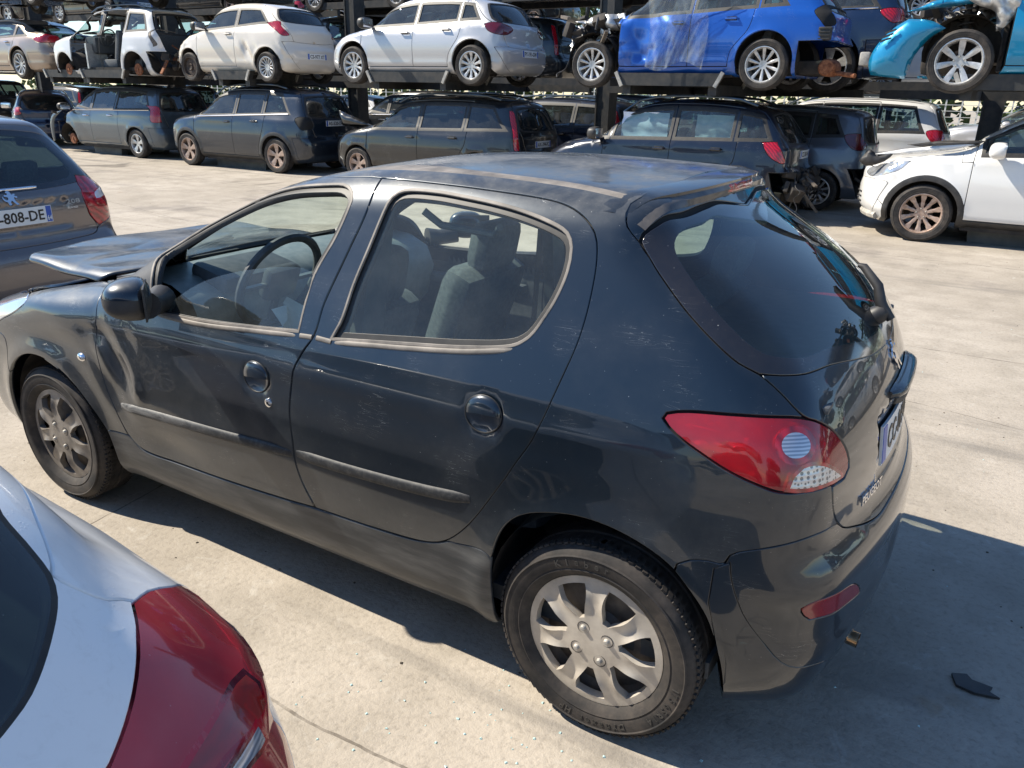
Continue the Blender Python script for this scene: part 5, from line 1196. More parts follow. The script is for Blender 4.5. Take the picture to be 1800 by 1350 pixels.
sx, b = bgcar('crossover_car', 'midnight blue crossover without a rear bumper, white airbags filling its side windows', 'hatch', 4.14, 1.755, 1.61, 2.50, .87, sxnavy, (1.03, 1.10), -2.30, .38, .22, [-1.98, -1.02, -.12], [-2.08, -1.02, -.06], ('ten', .32, .21),
    lamp=lambda xr: [('s', xr-.50, 1.07), ('s', xr-.50, 1.07), ('s', xr-.3, 1.08), ('r', -.72, 1.05), ('r', -.70, .82), ('s', xr-.2, .80), ('s', xr-.38, .90)], plate=('CZ-301-VV', .90), skip=('rear_bumper',), clad=.34, group=row, mirror='dark', rails=(-1.9, .1))
put(sx, -2.50, 9.78)
nt_, b = bgcar('compact_people_carrier', 'steel grey compact people carrier half hidden behind the crossover, dark tailgate glass', 'mpv', 4.08, 1.69, 1.55, 2.60, .75, grey, (1.0, 1.12), -2.3, .25, .1, [-1.15, -.2], [-2.4, -1.15, -.2], ('ten', .3, .2),
    lamp=lampA(.92, 1.16, .34, .62), lampmat='reddark', group=row, skip=('rear_bumper',), tint=1)
put(nt_, -1.75, 11.55)
ou, b = bgcar('suv_car', 'white off-roader with dark windows standing behind the lower row', 'suv', 4.64, 1.80, 1.68, 2.67, .95, pearl, (1.05, 1.10), -2.25, .55, .35, [-1.25, -.25], [-2.4, -1.25, -.25], ('ten', .34, .22), lamp=lampA(.9, 1.15), group=row, tint=0, rails=(-2, .4), handles='chrome')
put(ou, -1.25, 14.9)
def c4disp(x, y, z): return .05*(np.abs(np.sin(x*9+z*13))-.6)*np.exp(-(((x+3.25)/.28)**2+((z-.88)/.12)**2))-.06*np.exp(-(((x+3.30)/.12)**2+((z-.90)/.08)**2))
c4, c4b = bgcar('suv_car', 'white off-roader with a broken headlamp at the right edge, on a twisted-spoke alloy wheel', 'suv', 4.34, 1.80, 1.62, 2.67, .84, white, (1.06, 1.16), -2.14, .35, .1, [-1.1, -.2], [-2.22, -1.12, -.25], ('split', .345, .238, 'alloy_brown'),
    clad=.37, hl=hlA(.86, .62), group=row, mirror=True, disp=c4disp)
put(c4, 2.58, 9.50)
# ---- upper tier
xf, b = bgcar('saloon_car', 'champagne saloon at the left end of the upper tier with a long red tail lamp', 'sedan', 4.96, 1.88, 1.46, 2.91, .92, gold, (.95, 1.02), -2.3, .35, -.1, [-1.25, -.2], [-2.45, -1.25, -.15], ('ten', .34, .25),
    lamp=lambda xr: [('s', xr-.48, .98), ('s', xr-.48, .98), ('r', -.40, 1.0), ('r', -.40, .88), ('s', xr-.2, .84), ('s', xr-.45, .90)], group=urow, chrome=1, drop=.05, handles='chrome')
put(xf, -21.3, 10.50, UZ)
du, b = bgcar('stripped_suv', 'white off-roader shell without doors, tailgate or wheels on the upper tier', 'suv', 4.31, 1.82, 1.66, 2.67, .82, pearl, (1.05, 1.14), -2.2, .42, .25, [-1.15, -.28], [-2.32, -1.18, -.30], ('steel', .33, .2),
    skip=('door0', 'door1', 'tailgate', 'rear_window', 'rear_bumper', 'front_bumper', 'bonnet'), wheels=('drum', 'drum', 'drum', 'drum'), lamp=lampA(.80, 1.12, .2, .74), lampmat='steel', rails=(-1.8, .2), group=urow, mirror=False,
    cuts=((None, [(-2.20, 1.10), (-2.20, 1.10), (-1.72, 1.50), (-1.30, 1.56), (-1.30, 1.56), (-1.24, .38), (-1.24, .38), (-2.28, .38), (-2.28, .38)]), (None, [(-1.10, 1.57), (-1.10, 1.57), (-.36, 1.58), (-.36, 1.58), (-.34, 1.0), (-.52, .66), (-.52, .38), (-.52, .38), (-1.12, .38), (-1.12, .38)])))
put(du, -16.46, 10.35, UZ-.10, 0)
def kadisp(x, y, z): return (y < 0)*(-.035*np.exp(-(((x+.55)/.10)**2+((z-.62)/.16)**2))+.02*np.sin(x*22+z*17)*np.exp(-(((x+.50)/.28)**2+((z-.6)/.2)**2))+.02*np.sin(x*20-z*26)*np.exp(-(((x+2.6)/.3)**2+((z-.68)/.16)**2))+.014*np.sin(x*30+z*34)*np.exp(-(((x-.35)/.25)**2+((z-.55)/.16)**2)))
ka, b = bgcar('small_hatchback', 'cream three-door hatchback with dented flanks and one missing wheel cover on the upper tier', 'hatch', 3.62, 1.66, 1.50, 2.30, .72, cream, (.98, 1.10), -1.88, .0, -.25, [-.86], [-2.0, -.86], ('multi', .285, .195),
    lamp=lambda xr: [('s', xr-.62, 1.10), ('s', xr-.62, 1.10), ('s', xr-.32, 1.12), ('r', -.64, 1.04), ('r', -.58, .88), ('s', xr-.20, .86), ('s', xr-.40, .98)], plate=('CS-977 XT', .50), wheels=(1, 'steel', 1, 1), group=urow, disp=kadisp, mirror='dark', drop=.05, rw=(1.12, 1.38, .74), bumpz=.50)
put(ka, -12.2, 10.23, UZ)
cl, b = bgcar('hatchback_car', 'silver five-door hatchback with a yellow warning sticker on the upper tier', 'hatch', 4.05, 1.80, 1.44, 2.58, .83, silver, (.93, 1.04), -2.28, .08, -.08, [-1.18, -.30], [-2.36, -1.20, -.22], ('split', .32, .22),
    lamp=lambda xr: [('s', xr-.44, .96), ('s', xr-.44, .96), ('s', xr-.3, .99), ('r', -.45, .94), ('r', -.40, .88), ('r', -.55, .80), ('s', xr-.2, .80), ('s', xr-.36, .86)], lampmat='reddark', plate=('FY-191-GW', .52), hl=hlA(.72, .55), group=urow, mirror='dark', drop=.05, rw=(1.0, 1.30, .78))
put(cl, -7.26, 10.20, UZ)
def bldisp(x, y, z): return (y < 0)*(-.10*np.exp(-(((x+1.72)/.20)**2+((z-.66)/.34)**2))-.04*np.exp(-(((x+1.0)/.10)**2+((z-.55)/.3)**2))+.045*(np.abs(np.sin(x*6.5+z*4.))-.5)*np.exp(-(((x+1.6)/.5)**4+((z-.6)/.38)**4))+.030*(np.abs(np.sin(x*5-z*11+1))-.5)*np.exp(-(((x+1.7)/.5)**4+((z-.42)/.22)**4)))
bl, b = bgcar('crashed_car', 'bright blue wreck on the upper tier with its whole front torn away', 'hatch', 4.25, 1.80, 1.46, 2.52, .80, blue, (.95, 1.06), -2.0, .2, .0, [-1.05, -.15], [-2.08, -1.05, -.20], ('ten', .325, .225),
    skip=('fender', 'front_bumper', 'bonnet', 'headlight', 'windscreen', 'rear_bumper'), lamp=lampA(.78, 1.02, .25), lampmat='black', group=urow, disp=bldisp, mirror=False, drop=.06,
    cuts=((None, [(-3.4, .0), (-3.4, .0), (-2.12, .0), (-2.12, .0), (-2.12, .95), (-2.12, 1.0), (-3.4, 1.1), (-3.4, 1.1)]),))
put(bl, -2.34, 9.85, UZ)
ns, b = bgcar('suv_car', 'deep blue off-roader behind the bright blue wreck on the upper tier', 'suv', 4.75, 1.90, 1.72, 2.85, .9, dnavy, (1.10, 1.16), -2.3, .55, .3, [-1.2, -.2], [-2.4, -1.2, -.2], ('fivestar', .37, .26), lamp=lampA(.95, 1.15), group=urow, chrome=1, drop=.05)
put(ns, -1.86, 11.75, UZ)
tl, b = bgcar('crashed_car', 'teal wreck on the upper tier with a crumpled bonnet and hanging front bumper', 'hatch', 4.35, 1.82, 1.60, 2.70, .88, teal, (1.05, 1.15), -2.2, .35, .1, [-1.15, -.25], [-2.24, -1.15, -.25], ('six', .345, .245),
    skip=('fender', 'bonnet', 'headlight', 'windscreen', 'front_bumper'), group=urow, drop=.10, mirror=False,
    cuts=((None, [(-3.7, .0), (-3.7, .0), (-2.26, .0), (-2.26, .0), (-2.26, .9), (-2.26, 1.05), (-3.7, 1.25), (-3.7, 1.25)]),))
put(tl, 2.70, 9.42, UZ)
# ================================================================ the brown-grey hatchback at the left and the white car in the corner
BR = [(-3.3, .16), (-3.42, .22), (-3.46, .5), (-3.2, .68), (-2.6, .86), (-2.2, .95), (-1.9, 1.07), (-1.4, 1.32), (-1.1, 1.42), (-.7, 1.46), (-.2, 1.45), (.10, 1.425), (.20, 1.40), (.24, 1.35), (.30, 1.28), (.42, 1.14), (.50, 1.02), (.555, .93), (.575, .85), (.57, .72), (.575, .66), (.60, .63), (.64, .58), (.645, .42), (.62, .28), (.54, .18), (.3, .16), (.3, .16), (-3.3, .16)]
def w28disp(x, y, z):
    ay = np.abs(y); d = 0
    for cx in (0., -2.54): r = np.hypot(x-cx, z-.3); d = d+.018*np.exp(-((r-.36)/.05)**2)*(z > .2)
    return d-.016*sstep((x-.38)/.1)*sstep((.42-ay)/.05)*sstep((z-.72)/.02)*sstep((.92-z)/.02)+.010*np.exp(-((z-.95)/.03)**2)*(x > .3)
def near_car(name, label, prof, W, wp, hw, disp, m, build, plate=None, wheels=None, cat='car', box=(-2.7, .05, .42, .74), h=.035):
    B = Body(prof, W, wp, hw, k=.12, crown=.05, bendr=.14, bendf=.3, box=box, disp=disp)
    regs, mats = build(B); P, N, FR = shell(B, regs, h, 'body', clip=.11); root = thing(name, label, cat); near_car.last = (P, N, FR)
    both = {'tailgate', 'rear_window', 'window_border', 'rear_bumper', 'spoiler', 'roof', 'brake_light'}; parts = {}
    for nm, fs in FR.items():
        for sd in ('B' if nm in both else 'LR'):
            gl = nm in ('side_window', 'rear_window') or mats.get(nm) == 'redglass_dusty'; parts[nm+sd] = add_panel(nm.replace('side_', ''), P, N, fs, MT[mats.get(nm, m)], root, sd, flange=0 if gl or nm == 'shut_line' else .014, bev=.002, push=-.012 if nm == 'shut_line' else 0)
    for wx, s in ((0, -1), (-2.54, -1), (0, 1), (-2.54, 1)): make_wheel('ten', r=.31, rr=.2, w=.19, parent=root, face=s, loc=(wx, s*(hw-.10), .31), n=40)
    mb = MB(); mb.box((-1.3, 0, .22), (2.2, 1.3, .08)); mb.box((.1, 0, .3), (.7, .9, .12)); mb.build('floor_pan', MT['under'], root); interior(root)
    return root, B, parts
def halfr(B, pts, b0, b1, seg=.012):
    def bey(p):
        d = B.dom(B.rear([(-.001, p)]))[0]; q = np.clip(d, [B.box[0], B.box[2]], [B.box[1], B.box[3]]); v = d-q; return q+v/np.linalg.norm(v)*2.2
    P = pts if isinstance(pts, np.ndarray) else B.rear(pts); return np.vstack([crs(B.dom(P), seg, closed=False), [bey(b1)], [bey(b0)]])
def arches(B, wb=2.54, ra=.31):
    r = []
    for cx in (0., -wb):
        a = [(cx+(ra+.045)*math.cos(t), ra+(ra+.04)*math.sin(t)) for t in np.linspace(-.25, math.pi+.25, 24)]; r.append(region(None, B.poly(B.side([(cx+ra+.05, .02), (cx+ra+.05, .02)]+a+[(cx-ra-.05, .02), (cx-ra-.05, .02)]), .04)))
    return r
def b208(B):
    def q(*p): return B.poly(np.vstack([(B.side if k == 's' else B.rear)([(a, b)]) for k, a, b in p]), .02)
    lamp = q(('r', -.575, 1.045), ('r', -.575, 1.045), ('r', -.545, .93), ('r', -.565, .80), ('r', -.645, .69), ('r', -.645, .69), ('s', .40, .76), ('s', .36, .86), ('s', .35, .95), ('s', .37, 1.01))
    clear = q(('s', .40, .955), ('s', .40, .955), ('r', -.66, .92), ('r', -.66, .88), ('r', -.66, .88), ('s', .385, .87), ('s', .37, .90))
    bar = q(('r', -.56, .86), ('r', -.56, .86), ('s', .37, .885), ('s', .38, .845), ('s', .38, .845), ('r', -.57, .82), ('r', -.57, .82))
    rw = halfr(B, [(-.001, 1.36), (-.35, 1.345), (-.52, 1.31), (-.56, 1.25), (-.63, 1.12), (-.66, 1.045), (-.62, 1.01), (-.3, .985), (-.001, .98)], 1.36, .98)
    rwi = halfr(B, [(-.001, 1.33), (-.32, 1.315), (-.46, 1.28), (-.50, 1.22), (-.55, 1.11), (-.545, 1.06), (-.50, 1.035), (-.3, 1.02), (-.001, 1.015)], 1.33, 1.015)
    tg = halfr(B, [(-.001, 1.385), (-.5, 1.36), (-.60, 1.25), (-.68, 1.09), (-.70, 1.03), (-.57, .97), (-.54, .90), (-.56, .79), (-.62, .70), (-.60, .655), (-.5, .64), (-.001, .635)], 1.385, .635)
    bu = np.vstack([crs(B.dom(np.vstack([B.rear([(-.001, .635), (-.5, .64), (-.60, .655), (-.645, .69)]), B.side([(.40, .74), (.32, .70), (.32, .70), (.30, .05), (.30, .05)])])), .03, closed=False), [[1.6, -.9], [2.4, .6]]])
    rf = q(('r', -.62, .545), ('r', -.62, .545), ('r', -.40, .55), ('r', -.40, .55), ('r', -.40, .51), ('r', -.60, .50))
    rl = np.vstack([crs(B.dom(B.top([(-1.25, -.001), (-1.3, -.5), (-1.3, -.5), (-.5, -.56), (.10, -.50), (.19, -.3), (.20, -.001)])), .03, closed=False)]); 
    sw = B.poly(B.side([(-1.9, 1.0), (-1.3, 1.27), (-.6, 1.33), (0, 1.28), (.12, 1.22), (.16, 1.12), (.0, 1.06), (-1., .99), (-1.9, .97)]), .03)
    return arches(B)+[region('side_window', sw, .02, ring='window_seal'), region('lamp_bar', bar), region('clear_lamp', clear), region('tail_light', lamp, .007), region('rear_window', rwi), region('window_border', rw, .006), region('tailgate', tg, .007), region('reflector', rf, .006), region('rear_bumper', bu, .007)], dict(
        side_window='glass_bgd', window_seal='rubber', clear_lamp='whitelens', lamp_bar='redlens', tail_light='redlens', rear_window='glass_rear', window_border='border', reflector='redrefl', shut_line='black')
WT2 = [(-.3, .74), (.12, .78), (.25, .83), (.45, .865), (.6, .87), (.75, .868), (.88, .85), (.97, .815), (1.05, .77), (1.2, .69), (1.35, .61), (1.45, .58), (1.9, .5)]
WP2 = [(-4.5, .5), (-3.4, .75), (-3., .92), (-2.4, .99), (-1.6, 1.), (-.5, 1.), (0., .99), (.3, .965), (.5, .93), (.65, .88), (1.2, .6)]
PC('mocha_paint', (.17, .15, .145), .6, .34, .10, coatr=.02)
bw, WB, wparts = near_car('hatchback_car', 'brown grey hatchback at the left edge, seen from behind beyond the buckled bonnet', BR, WT2, WP2, .87, w28disp, 'mocha_paint', b208)
put(bw, -5.34, .33, 0, R(4))
pl = curved_plate(bw, WB, .825, 'FV-808-DE'); pl.parent = wparts['tailgateB']
p, ux, uy = surf_frame(WB, .185, .835); nz = ux.cross(uy)
mb = MB(); mb.box(p+nz*.0125-uy*.012+ux*.047, (.036, .046, .002), Matrix((ux, uy, nz)).transposed()); 
put_text('department_number', '64', .045, Vector(WB.rear([(.236, .800)])[0])+Vector((.0165, 0, 0)), ux, uy, MT['plate'], pl, .0005, width=.032, bold=True)
p, ux, uy = surf_frame(WB, 0, .775); put_text('dealer_lettering', '64000 NAVAILLES  TEL 05 59 98 76 75', .012, Vector(WB.rear([(0, .758)])[0])+nz*.012, ux, uy, MT['ink'], pl, .0005, width=.40)
p, ux, uy = surf_frame(WB, 0, .985-.035); nz = ux.cross(uy); lion(p+nz*.003, ux, uy, .095, MT['chrome'], wparts['tailgateB'])
p, ux, uy = surf_frame(WB, .44, .885); nz = ux.cross(uy); put_text('model_lettering', '208', .042, p+nz*.005, ux, uy, MT['galv'], wparts['tailgateB'], .002, width=.115, bold=True)
p2, ux, uy = surf_frame(WB, .425, .845); put_text('trim_lettering', 'BUSINESS', .018, p2+nz*.005, ux, uy, MT['chrome'], wparts['tailgateB'], .001, width=.075)
q = [Vector(WB.rear([(y, 1.00)])[0]) for y in np.linspace(-.22, .22, 11)]; sweep(q, [(1, 0, .2)]*11, .02, .014).build('boot_handle', MT['chrome'], wparts['tailgateB'])
# ---- white car, near right rear corner
WO = np.array([-.50, -2.60, 0.])
BW = [(-3.3, .16), (-3.42, .22), (-3.46, .5), (-3.2, .68), (-2.6, .86), (-2.2, .95), (-1.9, 1.07), (-1.4, 1.32), (-1.1, 1.42), (-.7, 1.46), (-.3, 1.44), (0, 1.39), (.18, 1.345), (.33, 1.27), (.44, 1.175), (.53, 1.08), (.60, .99), (.65, .90), (.68, .80), (.70, .70), (.74, .65), (.76, .55), (.75, .4), (.70, .25), (.6, .18), (.3, .16), (.3, .16), (-3.3, .16)]
WTW = [(-.3, .76), (.12, .80), (.25, .85), (.45, .885), (.65, .90), (.80, .90), (.90, .88), (.97, .85), (1.03, .80), (1.1, .73), (1.2, .68), (1.35, .60), (1.45, .56), (1.9, .5)]
def whdisp(x, y, z):
    d = 0
    for cx in (0., -2.54): r = np.hypot(x-cx, z-.32); d = d+.022*np.exp(-((r-.38)/.05)**2)*(z > .2)
    return d+.012*np.exp(-((z-.93)/.03)**2)*sstep((x+1)/.8)
def CW(B, *p): Q = B.cam(p, WO, t0=.35); return Q*[1, -1, 1]
def bwhite(B):
    # outlines of the lamp and glass traced on the right-hand rear corner, kept on the half the shell is built for
    lamp = B.poly(CW(B, (233, 1060), (233, 1060), (262, 1038), (300, 1031), (330, 1033), (395, 1060), (450, 1110), (500, 1170), (540, 1215), (575, 1262), (600, 1340), (610, 1400), (610, 1400), (420, 1500), (230, 1480), (160, 1420), (160, 1420), (195, 1340), (222, 1270), (240, 1190), (243, 1120)), .02)
    c1 = B.poly(CW(B, (452, 1270), (452, 1270), (470, 1300), (440, 1345), (400, 1400), (380, 1390), (420, 1325)), .02)
    band = B.poly(CW(B, (430, 1180), (455, 1200), (470, 1240), (400, 1330), (330, 1420), (300, 1400), (360, 1290), (410, 1200)), .02)
    rwp = CW(B, (-60, 820), (0, 905), (55, 970), (85, 1010), (96, 1050), (88, 1110), (50, 1220), (0, 1290), (-50, 1350))
    rw = halfr(B, np.vstack([B.rear([(-.001, 1.33)]), rwp, B.rear([(-.3, 1.03), (-.001, 1.035)])]), 1.33, 1.035)
    tg = halfr(B, np.vstack([B.rear([(-.001, 1.36)]), CW(B, (-60, 750), (0, 815), (60, 900), (92, 990)), CW(B, (92, 1010), (150, 1040), (190, 1054), (232, 1056), (243, 1120), (240, 1190), (222, 1270), (195, 1340), (150, 1430)), B.rear([(-.5, .66), (-.001, .65)])]), 1.36, .65)
    rl = B.poly(B.side([(-1.9, 1.02), (-1.3, 1.27), (-.6, 1.33), (0, 1.24), (.12, 1.16), (.0, 1.08), (-1., 1.03), (-1.9, .99)]), .03)
    bu = np.vstack([crs(B.dom(np.vstack([B.rear([(-.001, .65), (-.5, .66), (-.7, .68)]), B.side([(.45, .70), (.36, .66), (.36, .66), (.34, .05), (.34, .05)])])), .03, closed=False), [[1.6, -.9], [2.6, .6]]])
    return arches(B, ra=.32)+[region('side_window', rl, .02, ring='window_seal'), region('reverse_lamp', c1, .006, ring='lamp_frame'), region('lamp_bar', band, .006, ring='lamp_frame'), region('tail_light', lamp, .0035), region('rear_window', rw, .006, ring='window_seal'), region('tailgate', tg, .005), region('rear_bumper', bu, .007)], dict(
        side_window='glass_bgd', window_seal='rubber', reverse_lamp='revlens', lamp_bar='lampglow', lamp_frame='redlens2', tail_light='redglass_dusty', rear_window='glass_bgd', shut_line='black')
def l2(t, b):
    k = NT(t); n = k.noise(14, 8, .7, sc=(1, 3, 1), dist=1.0); w = k.n('TexWave'); w.inputs['Scale'].default_value = 3.2; w.inputs['Distortion'].default_value = 3; k.l(k.tc.outputs['Object'], w.inputs['Vector'])
    c = k.ramp(w.outputs['Fac'], [(.35, (.07, .0, .006)), (.5, (.22, .001, .010)), (.8, (.40, .002, .016))])
    k.l(k.mix(k.math('MULTIPLY', k.ramp(n, [(.52, 0.), (.75, .45)]), 1.), c, (.34, .20, .19)), b.inputs['Base Color']); k.l(k.ramp(n, [(.4, .12), (.7, .4)]), b.inputs['Roughness'])
MT['redlens2'] = mat('dusty_red_lens', (.3, .0, .01), .15, 0, .7, .6, fn=l2)
def b2(t, b):
    k = NT(t); w = k.n('TexWave'); w.inputs['Scale'].default_value = 2.6; w.inputs['Distortion'].default_value = 1.5; w.bands_direction = 'Y'; k.l(k.tc.outputs['Object'], w.inputs['Vector']); n = k.noise(30, 3)
    k.l(k.ramp(w.outputs['Fac'], [(.2, (.15, .15, .15)), (.45, (.45, .45, .45)), (.5, (.9, .9, .9)), (.9, (.7, .7, .7))]), b.inputs['Base Color']); k.l(k.bump(n, .3, .006), b.inputs['Normal'])
MT['bowl2'] = mat('stepped_lamp_bowl', (.7, .7, .7), .3, .4, fn=b2)
MT['lampglow'] = noisy('inner_lamp_reflector', (.16, .03, .02), (.42, .02, .02), 6, .15, coat=1., sc=(1, 1, 4))
def wf(t, b):
    k = NT(t); n = k.noise(45, 5, .75, dist=.6); m = k.ramp(k.noise(4, 3, .6), [(.4, 0.), (.6, 1.)])
    k.l(k.mix(k.math('MULTIPLY', k.ramp(n, [(.5, 0.), (.75, .22)]), m), (.78, .79, .80), (.45, .43, .40)), b.inputs['Base Color']); dr = k.n('TexVoronoi'); dr.inputs['Scale'].default_value = 170; k.l(k.tc.outputs['Object'], dr.inputs['Vector']); drop = k.math('MULTIPLY', k.ramp(dr.outputs['Distance'], [(.15, 1.), (.32, 0.)]), k.ramp(k.noise(7, 4, .7), [(.5, 0.), (.62, 1.)])); k.l(k.bump(drop, .12, .002), b.inputs['Normal'])
MT['white_near'] = mat('near_white_paint', (.78, .79, .8), .35, 0, .7, fn=wf)
whole = []
WPW = [(-4.5, .5), (-3.4, .75), (-3., .92), (-2.4, .99), (-1.6, 1.), (-.6, 1.), (-.25, .992), (0., .975), (.15, .955), (.3, .935), (.45, .89), (.6, .83), (.75, .75), (1.2, .5)]
wh, WBB, whp = near_car('hatchback_car', 'white car in the near left corner showing its large red tail lamp', BW, WTW, WPW, .90, whdisp, 'white_near', bwhite)
put(wh, *WO)
P_, N_, FR_ = near_car.last
for sd in 'LR':
    par = whp['tail_light'+sd]; fs = np.vstack([FR_[k] for k in ('tail_light', 'reverse_lamp', 'lamp_bar', 'lamp_frame') if k in FR_]); add_panel('reflector_bowl', P_, N_, fs, MT['bowl2'], par, sd, push=-.030, flange=0)
    for k in ('reverse_lamp', 'lamp_bar', 'lamp_frame'):
        if k+sd in whp: whp[k+sd].parent = par
# ================================================================ racks, back ranks, wreckage, ground litter
def rack(x, arms, label):
    r = thing('cantilever_rack', label, 'rack', (x, 12.35, 0), group='steel racks carrying the upper wrecks')
    mb = MB(); mb.box((0, 0, 2.9), (.26, .30, 5.8)); mb.box((-.13, 0, 2.9), (.03, .36, 5.8)); mb.box((.13, 0, 2.9), (.03, .36, 5.8)); mb.box((0, 0, .02), (.7, .9, .04)); mb.build('post', MT['rack'], r)
    return r
RX = [-25.2, -18.9, -12.45, -6.15, .35, 6.5]
rl_ = ['behind the champagne saloon', 'between the saloon and the white shell', 'between the cream and the silver hatchbacks', 'between the silver hatchback and the blue wreck', 'behind the teal car', 'out at the right end']
for x, l in zip(RX, rl_): rack(x, None, 'dark steel rack post standing '+l)
def support(x0, x1, y, z, label, depth=2.9, hgt=.17, ends=True):
    """a pair of rails under one car with bracket ends, and the arms that carry them from the back"""
    r = thing('rack_arm', label, 'rack arm', ((x0+x1)/2, y, z), group='rack arms under the upper wrecks'); L = x1-x0
    for yy in (0, 1.35):
        mb = MB(); V = [(-L/2, yy-.06, 0), (L/2, yy-.06, 0), (L/2-.10, yy-.06, -hgt), (-L/2+.10, yy-.06, -hgt)]; V += [(a, b+.14, c) for a, b, c in V]
        mb.add(V, [(0, 1, 2, 3), (7, 6, 5, 4), (0, 4, 5, 1), (1, 5, 6, 2), (2, 6, 7, 3), (3, 7, 4, 0)]); mb.build('rail', MT['rack'], r, smooth=False)
        for s in (-1, 1):
            mb = MB(); a = Vector((s*L/2, yy-.075, .012)); b = Vector((s*(L/2-.10), yy-.075, -hgt-.01)); mb.bar(a, b, .05, .035, up=(0, 1, 0)); mb.build('bracket', MT['galv'], r)
    for s in (-1, 1):
        mb = MB(); mb.box((s*(L/2-.15), depth/2, -hgt-.05), (.12, depth, .14)); mb.build('arm', MT['rack'], r)
    mb = MB(); mb.box((0, depth-.1, -hgt-.05), (4.4, .12, .12)); mb.build('cross_beam', MT['rack'], r)
for x0, x1, y, l in ((-20.2, -21.9+3.4, 9.62, 'under the champagne saloon'), (-18.4, -16.72, 9.45, 'under the white stripped shell'), (-13.72, -12.62, 9.42, 'under the cream hatchback'), (-9.50, -7.72, 9.38, 'under the silver hatchback'), (-4.45, -2.86, 9.05, 'under the bright blue wreck'), (-.02, 2.1, 8.66, 'under the teal car')):
    support(min(x0, x1), max(x0, x1), y, 1.945, 'dark steel rack arm with pale bracket ends '+l)
def stand(x0, x1, y, hgt, label):
    r = thing('car_stand', label, 'stand', ((x0+x1)/2, y, 0), group='low stands under the lower wrecks'); L = x1-x0
    for yy in (0, 1.2):
        mb = MB(); V = [(-L/2, yy, hgt), (L/2, yy, hgt), (L/2-.04, yy, .0), (-L/2+.04, yy, .0)]; V += [(a, b+.16, c) for a, b, c in V]
        mb.add(V, [(0, 1, 2, 3), (7, 6, 5, 4), (0, 4, 5, 1), (1, 5, 6, 2), (2, 6, 7, 3), (3, 7, 4, 0)]); mb.build('trestle', MT['standm'], r, smooth=False)
        mb = MB(); mb.box((0, yy+.08, hgt+.012), (L+.06, .2, .024)); mb.build('rim_plate', MT['standm'], r)
MT['standm'] = noisy('weathered_stand_steel', (.045, .052, .055), (.10, .105, .10), 5, .65)
for x0, x1, y, h_, l in ((-19.1, -17.95, 9.85, .24, 'under the people carrier'), (-14.2, -12.62, 9.6, .26, 'under the slate off-roader'), (-9.3, -7.9, 9.6, .24, 'under the charcoal estate'), (.42, 1.9, 8.95, .30, 'under the right-hand white off-roader'), (-4.6, -3.2, 9.3, .26, 'under the midnight crossover')):
    stand(x0, x1, y, h_, 'low dark steel stand '+l)
# ---- wreckage clusters
def crumple(mb, c, sx, sz, rot, seed, amp=.05, n=9):
    r_ = random.Random(seed); V = []; ph = [r_.uniform(0, 6) for _ in range(6)]
    for i in range(n):
        for j in range(n):
            u, v = i/(n-1)-.5, j/(n-1)-.5
            V.append(Vector(c)+rot @ Vector((u*sx, amp*(math.sin(u*9+ph[0])+math.sin(v*11+ph[1])+.6*math.sin((u+v)*17+ph[2]))+r_.uniform(-1, 1)*amp*.25, v*sz)))
    mb.add(V, [(i*n+j, i*n+j+1, (i+1)*n+j+1, (i+1)*n+j) for i in range(n-1) for j in range(n-1)])
def rrot(r_): return Matrix.Rotation(r_.uniform(0, 6.28), 3, 'X') @ Matrix.Rotation(r_.uniform(0, 6.28), 3, 'Z') @ Matrix.Rotation(r_.uniform(0, 6.28), 3, 'Y')
def wreckage(parent, c, size, seed, n=1., cols=('alu', 'plastic', 'steel')):
    r_ = random.Random(seed); c = Vector(c)
    def P(k=1.): return c+Vector([r_.uniform(-.5, .5)*s*k for s in size])
    mb = MB()
    for _ in range(int(16*n)): mb.box(P(), [r_.uniform(.05, .22) for _ in range(3)], rrot(r_), bev=.012)
    mb.build('engine_block', MT['under'], parent)
    mb = MB()
    for i in range(int(10*n)): crumple(mb, P(.9), r_.uniform(.12, .4), r_.uniform(.1, .3), rrot(r_), seed*31+i, .02, 7)
    mb.build('torn_metal', MT[cols[0]], parent, smooth=False)
    mb = MB()
    for i in range(int(16*n)):
        p = [P()]
        for k in range(5): p.append(p[-1]+Vector([r_.uniform(-.12, .12) for _ in range(3)])-Vector((0, 0, .03)))
        q = crs(np.array([v[:] for v in p]), .04, closed=False); mb.tube([Vector(v) for v in q], r_.choice((.006, .01, .016)), 5)
    mb.build('wiring_loom', MT[cols[1]], parent)
    mb = MB()
    for i in range(int(8*n)): a = P(); mb.bar(a, a+Vector([r_.uniform(-.3, .3) for _ in range(3)]), r_.uniform(.02, .06), r_.uniform(.02, .05))
    for i in range(int(3*n)): p = P(.7); mb.lathe([(0, .03), (.05, .03), (.055, .0), (.055, -.1), (0, -.1)], c=tuple(p), n=14)
    mb.build('bent_bracket', MT[cols[2]], parent)
def coil(parent, c, r=.08, h=.3):
    mb = MB(); mb.tube([Vector(c)+Vector((r*math.cos(t), r*math.sin(t), h*t/25)) for t in np.linspace(0, 25, 90)], .011, 6); mb.tube([c, Vector(c)+Vector((0, 0, h+.1))], .035, 10); mb.build('spring_strut', MT['under'], parent)
wreckage(bl, (-2.62, -.35, .72), (.75, .9, .50), 3, 1.6); wreckage(bl, (-2.9, .3, .72), (.6, .9, .45), 5, 1.); coil(bl, (-2.52, -.62, .62)); 
mb = MB(); mb.box((.62+.62, -.52, .40), (.12, .5, .16), bev=.02); mb.build('bumper_beam', MT['galv'], bl)
